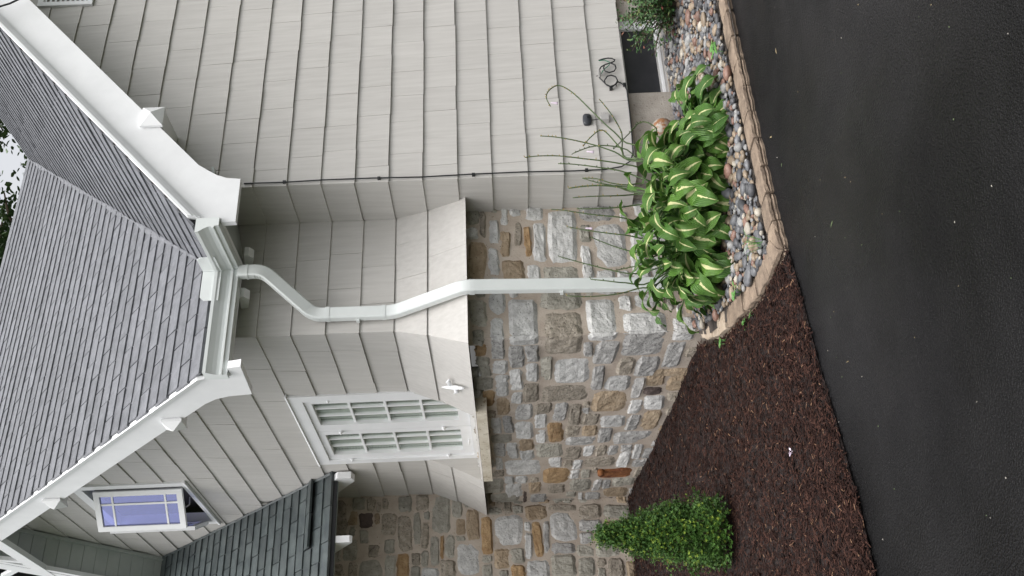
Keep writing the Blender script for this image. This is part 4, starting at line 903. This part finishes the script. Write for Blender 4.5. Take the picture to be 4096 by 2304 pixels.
def hosta_leaf(seed, elev, pet, L_, W_, droop):
    """crown at the origin, leaf leaning to +x"""
    rnd = random.Random(seed); b = MB(); path = []; ang = elev; p = Vector((0, 0, 0)); np_ = 5
    for i in range(np_+1):
        path.append(p.copy()); p = p+Vector((math.cos(ang), 0, math.sin(ang)))*pet/np_; ang -= droop*.10
    b.tube(path, [.006, .0055, .005, .005, .0045, .004], 5)
    nt_ = len(b.f); ns, nw = 12, 8; uvs = {}; p = path[-1].copy(); start = len(b.v); ph = rnd.uniform(0, 6); tw = rnd.uniform(-.35, .35)
    for i in range(ns+1):
        s = i/ns; hw = W_*1.98*(s+.012)**.46*(1-s*.985)**.80*(1 if s < .999 else .2)
        nrm = Vector((-math.sin(ang), 0, math.cos(ang)))
        for j in range(nw+1):
            v = 2*j/nw-1; cup = .30*hw*abs(v)**1.5*(1-s*.7); wave = .012*math.sin(s*11+ph+(2 if v > 0 else 0))*abs(v)**2
            back = -.10*L_*max(0, .22-s)/.22*abs(v)**1.3
            q = p+Vector((math.cos(ang), 0, math.sin(ang)))*back+Vector((0, 1, 0))*(v*hw*math.cos(tw*s))+nrm*(cup+wave+v*hw*math.sin(tw*s)*.6)
            uvs[len(b.v)] = (s, (v+1)/2); b.v.append(tuple(q))
        p = p+Vector((math.cos(ang), 0, math.sin(ang)))*L_/ns; ang -= droop/ns*(1.0+.8*s)
    for i in range(ns):
        for j in range(nw): a = start+i*(nw+1)+j; b.f.append((a, a+1, a+nw+2, a+nw+1))
    me = b.mesh('leaf', HL, True, False); lay = me.uv_layers.new(name='UVMap')
    for lp in me.loops: lay.data[lp.index].uv = uvs.get(lp.vertex_index, (.95, .95))
    return me
LV = []
rnd = random.Random(21)
for i in range(18):
    k = i/17          # 0 low outer leaf ... 1 upright inner leaf
    LV.append((k, hosta_leaf(100+i, R(26+52*k+rnd.uniform(-5, 5)), .25+.27*k+rnd.uniform(-.08, .08), rnd.uniform(.165, .24)*(1.08-.2*k), rnd.uniform(.050, .078)*(1.08-.2*k), rnd.uniform(.7, 2.1))))
HLAB = ['white-striped hosta clump nearest the basement window and the rusty dome', 'white-striped hosta clump in the middle of the row', 'white-striped hosta clump around the foot of the downspout']
HOB = []
for hi, (hx, hy) in enumerate(HOSTA):
    hz = bed_z(hx, hy)-.01; H = tag(empty('hosta', (hx, hy, hz)), HLAB[hi], 'hosta', 'hostas in the corner bed'); HOB.append(H)
    nl = 200 if hi else 150
    for i in range(nl):
        k = ((i+.5)/nl)**.8*(.5 if hi == 0 else 1); cand = [q for q in LV if abs(q[0]-k) < .16]; me = rnd.choice(cand)[1]
        o = link('leaf', me, H); az = i*2.39996+rnd.uniform(-.6, .6)+hi
        # fewer leaves straight back against the wall
        sc_ = rnd.uniform(.72, 1.25)
        if hi == 0: sc_ *= .9
        if hi > 0 and math.sin(az) > .8: sc_ *= .9
        rr = .09*(1-k)*rnd.random()**.5
        o.matrix_basis = Matrix.Translation((hx+math.cos(az)*rr, hy+math.sin(az)*rr, hz)) @ Matrix.Rotation(az, 4, 'Z') @ Matrix.Rotation(rnd.uniform(-.5, .5), 4, 'X') @ Matrix.Rotation(rnd.uniform(-.22, .18), 4, 'Y') @ Matrix.Scale(sc_, 4)
# flower scapes
Z7S = zm(2100, 0, 1.811)
SCAPES = [(0, Z7S, 6.10, [(800,1050),(640,950),(510,830),(390,710),(300,640),(230,620),(170,660),(155,710),(185,770)]), (0, Z7S, 6.2, [(760,1160),(700,960),(620,820),(540,720)]), (0, Z7S, 6.05, [(780,1150),(690,1070),(590,960),(540,945),(470,1000),(420,1060)]),
 (0, Z7S, 6.15, [(820,1170),(650,1100),(500,1050),(330,1010),(200,990),(110,985)]), (0, Z7S, 6.2, [(900,1180),(740,1085),(600,1055),(470,1065),(350,1110)]), (0, Z7S, 6.2, [(960,1230),(780,1200),(600,1170),(430,1150),(250,1130),(100,1130),(0,1140)]),
 (1, Z7S, 6.2, [(870,1300),(700,1240),(520,1210),(360,1190),(240,1185)]), (1, Z7S, 6.3, [(900,1330),(740,1340),(620,1325),(520,1295),(420,1290)]), (1, Z7S, 6.25, [(850,1390),(700,1360),(560,1345),(430,1350),(320,1365)]), (0, Z7S, 6.1, [(980,1000),(950,930),(880,885),(820,895),(760,960),(640,1080)]),
 (1, Z6, 6.35, [(1560,130),(1380,80),(1250,55),(1140,22)]), (1, Z6, 6.4, [(1520,95),(1300,75),(1150,80),(1040,95)]), (1, Z6, 6.45, [(1600,140),(1400,150),(1200,155),(1070,165)]), (1, Z6, 6.4, [(1600,210),(1400,235),(1200,245),(1100,245)]), (1, Z6, 6.35, [(1650,330),(1400,305),(1200,285),(1000,255),(915,250)]),
 (1, Z6, 6.4, [(1680,440),(1450,435),(1200,405),(1030,375)]), (2, Z6, 6.45, [(1680,575),(1500,555),(1350,510),(1200,450)]), (2, Z6, 6.5, [(1640,690),(1500,715),(1350,690),(1150,640),(970,590)]), (2, Z6, 6.45, [(1650,770),(1450,780),(1300,765),(1200,755)]), (2, Z6, 6.4, [(1680,790),(1550,820),(1400,860),(1200,880),(1030,875)]), (2, Z6, 6.5, [(1640,635),(1560,655),(1470,672),(1390,690)])]
def smooth(pts, n=4):
    out = []
    for i in range(len(pts)-1):
        p0, p1, p2, p3 = pts[max(i-1, 0)], pts[i], pts[i+1], pts[min(i+2, len(pts)-1)]
        for k in range(n):
            t = k/n; out.append(.5*((2*p1)+(p2-p0)*t+(2*p0-5*p1+4*p2-p3)*t*t+(3*p1-p0-3*p2+p3)*t**3))
    out.append(pts[-1]); return out
for (ci, zf, Y, pp) in SCAPES:
    hx, hy = HOSTA[ci]; n = len(pp)
    pts = [Vector((hx+rnd.uniform(-.05, .05), hy+rnd.uniform(-.05, .05), .12))]+[on_y(zf(*q), Y-.06+.12*i/n) for i, q in enumerate(pp)]
    pts = smooth(pts); m = len(pts); b = MB(); b.tube(pts, [.0066-.0028*i/m for i in range(m)], 5); S = b.build('flower_scape', STEM, HOB[ci], True)
    bd = MB()
    for i in range(int(m*.45), m):
        if rnd.random() < .8:
            p = pts[i]; d = Vector((rnd.uniform(-1, 1), rnd.uniform(-1, .2), rnd.uniform(-.1, 1))).normalized(); Lb = rnd.uniform(.012, .024)
            bd.tube([p, p+d*Lb*.5, p+d*Lb], [.0015, .0042, .001], 5)
    if bd.v: tag(bd.build('buds', BUDM if rnd.random() < .5 else STEM, S), kind='stuff')
for (ci, zf, Y, q) in ((0, Z7S, 6.08, (205, 745)), (1, Z6, 6.4, (1180, 385)), (0, Z7S, 6.1, (465, 1098))):
    p = on_y(zf(*q), Y); b = MB()
    b.tube([p+Vector((0, 0, .02)), p, p-Vector((.004, 0, .022)), p-Vector((.006, 0, .035))], [.003, .006, .009, .012], 7); b.build('flower', PETAL, HOB[ci], True)

# ================================================================== DWARF SPRUCE
SPD = mat('spruce_needles', (.028,.085,.012), (.075,.165,.022), 25, .6); SPY = mat('spruce_new_growth', (.16,.26,.03), (.30,.38,.05), 40, .6); BARK = mat('bark', (.05,.035,.025), (.10,.07,.05), 30, .9, .6, 60)
sx, sy, sz = 2.05, 7.02, mulch_z(2, 7)
SPR = tag(empty('dwarf_spruce', (sx, sy, sz-.02)), 'small dense cone-shaped dwarf spruce standing in the mulch', 'shrub')
b = MB(); b.tube([(sx, sy, sz-.03), (sx+.01, sy, sz+.3), (sx+.02, sy, sz+.75)], [.025, .018, .006], 7); b.build('trunk', BARK, SPR)
def tuft(b, p, d, L_, n, rnd, w=.0019):
    d = d.normalized(); a = d.orthogonal().normalized(); c = d.cross(a)
    for i in range(n):
        q = rnd.uniform(0, 6.28); e = (d*rnd.uniform(.55, 1)+(a*math.cos(q)+c*math.sin(q))*rnd.uniform(.35, .9)).normalized()*L_*rnd.uniform(.7, 1.1); sd_ = e.cross(d)
        sd_ = sd_.normalized()*w if sd_.length > 1e-6 else a*w
        b.add([p-sd_, p+sd_, p+e*.6+sd_*.9, p+e, p+e*.6-sd_*.9], [(0, 1, 2, 3, 4)])
rnd = random.Random(77); dk, yl_ = MB(), MB()
HS = .93
clumps = [(rnd.uniform(0, 6.28), rnd.random()**.9, rnd.uniform(.68, 1.2)) for _ in range(300)]
for (az, t, k) in clumps:
    z = .05+t*(HS-.07); rad = .30*(1-t)**.92*(1.0 if t > .16 else .55+t*2.8)+.010
    c = Vector((sx+.02*t, sy, sz+z))+Vector((math.cos(az), math.sin(az), .10))*rad*k*.86
    for _ in range(34):
        p = c+Vector((rnd.gauss(0, .028), rnd.gauss(0, .028), rnd.gauss(0, .030))); d = (p-Vector((sx, sy, sz+z-.10))).normalized()+Vector((0, 0, .35))
        tuft(yl_ if rnd.random() < .07+.08*(math.cos(az-3.6) > .3) else dk, p, d, rnd.uniform(.014, .026), 7, rnd)
for _ in range(2600):
    t = rnd.random(); z = .04+t*(HS-.1); rad = .27*(1-t)**.95*rnd.random()**.4; az = rnd.uniform(0, 6.28)
    p = Vector((sx+.02*t+math.cos(az)*rad, sy+math.sin(az)*rad, sz+z)); tuft(dk, p, Vector((math.cos(az), math.sin(az), .4)), .03, 7, rnd, .003)
for _ in range(60): tuft(yl_ if rnd.random() < .3 else dk, Vector((sx+.022+rnd.gauss(0, .010), sy+rnd.gauss(0, .010), sz+HS-.07+rnd.random()*.09)), Vector((0, 0, 1)), .024, 5, rnd)
dk.build('foliage', SPD, SPR, False, False); yl_.build('new_shoots', SPY, SPR, False, False)

# ================================================================== LEAFY SHRUB BY THE BASEMENT WINDOW
LFM = [mat('shrub_leaf', (.022,.07,.018), (.06,.14,.035), 30, .45, rand=.1), mat('shrub_leaf_light', (.07,.12,.03), (.16,.17,.05), 30, .5), mat('shrub_leaf_red', (.22,.05,.04), (.25,.14,.08), 30, .5)]
bx_, by_, bz_ = 6.10, 5.98, bed_z(6.1, 5.98)
SHB = tag(empty('leafy_shrub', (bx_, by_, bz_)), 'bushy small-leaved green shrub partly hiding the basement window', 'shrub')
rnd = random.Random(31); st = MB(); lf = [MB(), MB(), MB()]
def leafq(b, p, d, L_, W_, rnd):
    d = d.normalized(); sd_ = d.cross(Vector((rnd.uniform(-.3, .3), rnd.uniform(-.3, .3), 1))).normalized()*W_; n_ = sd_.cross(d).normalized()
    b.add([p, p+d*L_*.35+sd_, p+d*L_*.75+sd_*.75, p+d*L_-n_*L_*.12, p+d*L_*.75-sd_*.75, p+d*L_*.35-sd_, p+d*L_*.5-n_*W_*.35], [(0, 1, 6), (1, 2, 6), (2, 3, 6), (3, 4, 6), (4, 5, 6), (5, 0, 6)])
for i in range(58):
    az = rnd.uniform(0, 6.28); el = rnd.uniform(.45, 1.35); L_ = rnd.uniform(.32, .56); base = Vector((bx_+rnd.uniform(-.08, .08), by_+rnd.uniform(-.08, .08), bz_))
    d = Vector((math.cos(az)*math.cos(el), math.sin(az)*math.cos(el), math.sin(el))); mid = base+d*L_*.6; tip = base+d*L_+Vector((math.cos(az), math.sin(az), -.5))*.07
    if tip.y > yA-.03: tip.y = yA-.05
    pts = smooth([base, mid, tip], 5); st.tube(pts, [.004]*len(pts), 4)
    for k in range(44):
        t = rnd.uniform(.25, 1); p = pts[min(len(pts)-1, int(t*(len(pts)-1)))]+Vector((rnd.gauss(0, .03), rnd.gauss(0, .03), rnd.gauss(0, .03)))
        u = rnd.random(); m = 2 if u < .03 and t > .8 else 1 if u < .10+.16*(t > .85) else 0
        leafq(lf[m], p, Vector((rnd.uniform(-1, 1), rnd.uniform(-1, 1), rnd.uniform(-.3, .8))), rnd.uniform(.026, .042), rnd.uniform(.008, .013), rnd)
st.build('stems', BARK, SHB)
for b, m, nm in zip(lf, LFM, ('foliage', 'light_foliage', 'reddish_foliage')): b.build(nm, m, SHB, False, False)

# ================================================================== WEEDS
WEED = mat('weed_green', (.05,.15,.03), (.10,.24,.05), 30, .5)
def weed(px, py, z, n, L_, label, grass=False):
    rnd = random.Random(int(px)); p = on_z((px, py), z); b = MB()
    for i in range(n):
        az = rnd.uniform(0, 6.28); q = p+Vector((rnd.gauss(0, .018), rnd.gauss(0, .018), 0))
        if grass: b.tube([q, q+Vector((math.cos(az)*L_*.3, math.sin(az)*L_*.3, L_*.8)), q+Vector((math.cos(az)*L_*.8, math.sin(az)*L_*.8, L_*.9))], [.002, .0016, .0004], 4)
        else:
            e = q+Vector((math.cos(az)*.02, math.sin(az)*.02, L_*.7)); b.tube([q, e], .0012, 4); leafq(b, e, Vector((math.cos(az), math.sin(az), .2)), L_*.8, L_*.38, rnd)
    o = b.build('weed', WEED, None, False, False); tag(o, label, 'weed')
ze = lambda a, b_: (2400+a/2.634, 900+b_/2.634)
weed(*ze(1480, 690), .09, 7, .055, 'bright round-leaved weed among the pebbles near the edging bend'); weed(*ze(1700, 210), .07, 12, .10, 'thin grass tuft beside the edging stone at the bend', True); weed(*ze(1560, 1010), .03, 6, .04, 'small green seedling in the mulch against the curved edging')
weed(*ze(1320, 1240), .06, 7, .04, 'light green seedling in the mulch by the last edging stone'); weed(*ze(1610, 935), .03, 4, .03, 'tiny green sprout tucked under the long edging stone'); weed(2890, 205, .09, 6, .08, 'thin trailing green weed on the pebbles in front of the window')

# ================================================================== LITTER
LIT = [mat('litter_petal', (.40,.37,.33), None, 9, .7), mat('litter_straw', (.28,.22,.12), None, 9, .7), mat('litter_green', (.10,.14,.06), None, 9, .6)]
rnd = random.Random(9); mb = MB(); mi = []
for i in range(130):
    x = rnd.uniform(.6, 5.2); y = rnd.uniform(1.6, 4.75)
    px = to_px((x, y, 0))
    if not (-20 < px[0] < PW+20 and -20 < px[1] < PH+20): continue
    a = rnd.uniform(0, 6.28); big = rnd.random() < .06; L_ = rnd.uniform(.010, .022) if big else rnd.uniform(.002, .004); W_ = L_*rnd.uniform(.12, .3) if big else L_*.6; c, s_ = math.cos(a), math.sin(a)
    q = [(-L_, -W_), (L_, -W_*.7), (L_*1.1, W_*.5), (-L_*.8, W_)]
    mb.add([(x+c*u-s_*v, y+s_*u+c*v, .003) for u, v in q]+[(x, y, .006)], [(0, 1, 4), (1, 2, 4), (2, 3, 4), (3, 0, 4)]); mi += [rnd.choice([0, 1, 1, 2])]*4
me = mb.mesh('leaf_litter', None, False, False)
for q in LIT: me.materials.append(q)
me.polygons.foreach_set('material_index', mi); tag(link('leaf_litter', me), 'scattered petals, straw and leaf bits on the wet asphalt', 'litter', kind='stuff')
p = on_z((2900+340/1.256, 1150+825/1.256), .0); p = on_z((3171, 1807), mulch_z(p.x, p.y)+.02); b = MB()
for i in range(6): leafq(b, p+Vector((rnd.gauss(0, .012), rnd.gauss(0, .012), rnd.uniform(0, .012))), Vector((rnd.uniform(-1, 1), rnd.uniform(-1, 1), .3)), .022, .007, rnd)
tag(b.build('fallen_blossom', PETAL, None, False, False), 'pale pink fallen blossom lying on the mulch', 'blossom')

# ================================================================== TREES BEHIND THE ROOF
TL = [mat('tree_leaf_dark', (.022,.05,.018), (.05,.09,.03), 2, .55), mat('tree_leaf_light', (.05,.09,.03), (.09,.14,.05), 2, .55)]
def tree(px, py, dist, H, cr, label, seed, n):
    rnd = random.Random(seed); d = ray(px, py); k = dist/math.hypot(d.x, d.y); x, y = d.x*k, d.y*k; T = tag(empty('tree', (x, y, 0)), label, 'tree', 'trees behind the house')
    b = MB(); b.tube([(x, y, 0), (x+.2, y, H*.45), (x, y+.2, H*.95)], [.35, .25, .05], 8); lf = [MB(), MB()]; tips = []
    for i in range(60):
        az = rnd.uniform(0, 6.28); z0 = rnd.uniform(.3, .92)*H; L_ = cr*math.sin(math.pi*min(1, (z0/H-.12)/.88))**.6*rnd.uniform(.6, 1.05)
        a = Vector((x, y, z0)); e = a+Vector((math.cos(az)*L_, math.sin(az)*L_, L_*.35)); pts = smooth([a, a.lerp(e, .5)+Vector((0, 0, .2)), e], 3); b.tube(pts, [.06-.05*i_/len(pts) for i_ in range(len(pts))], 5); tips += [(pts, L_)]
    b.build('trunk', BARK, T)
    for i in range(n):
        pts, L_ = rnd.choice(tips); p = rnd.choice(pts[2:])+Vector((rnd.gauss(0, .32), rnd.gauss(0, .32), rnd.gauss(0, .22)))
        leafq(lf[rnd.random() < .35], p, Vector((rnd.uniform(-1, 1), rnd.uniform(-1, 1), rnd.uniform(-.6, .3))), rnd.uniform(.12, .22), rnd.uniform(.04, .07), rnd)
    lf[0].build('crown', TL[0], T, False, False); lf[1].build('crown_pale_leaves', TL[1], T, False, False)  # second mesh holds the random share of paler green leaves
tree(-60, 470, 27, 16.4, 2.6, 'dark leafy tree rising behind the roof junction', 3, 6000); tree(-70, 1040, 24, 14.6, 2.4, 'dark leafy tree rising behind the side roof ridge', 4, 6000)
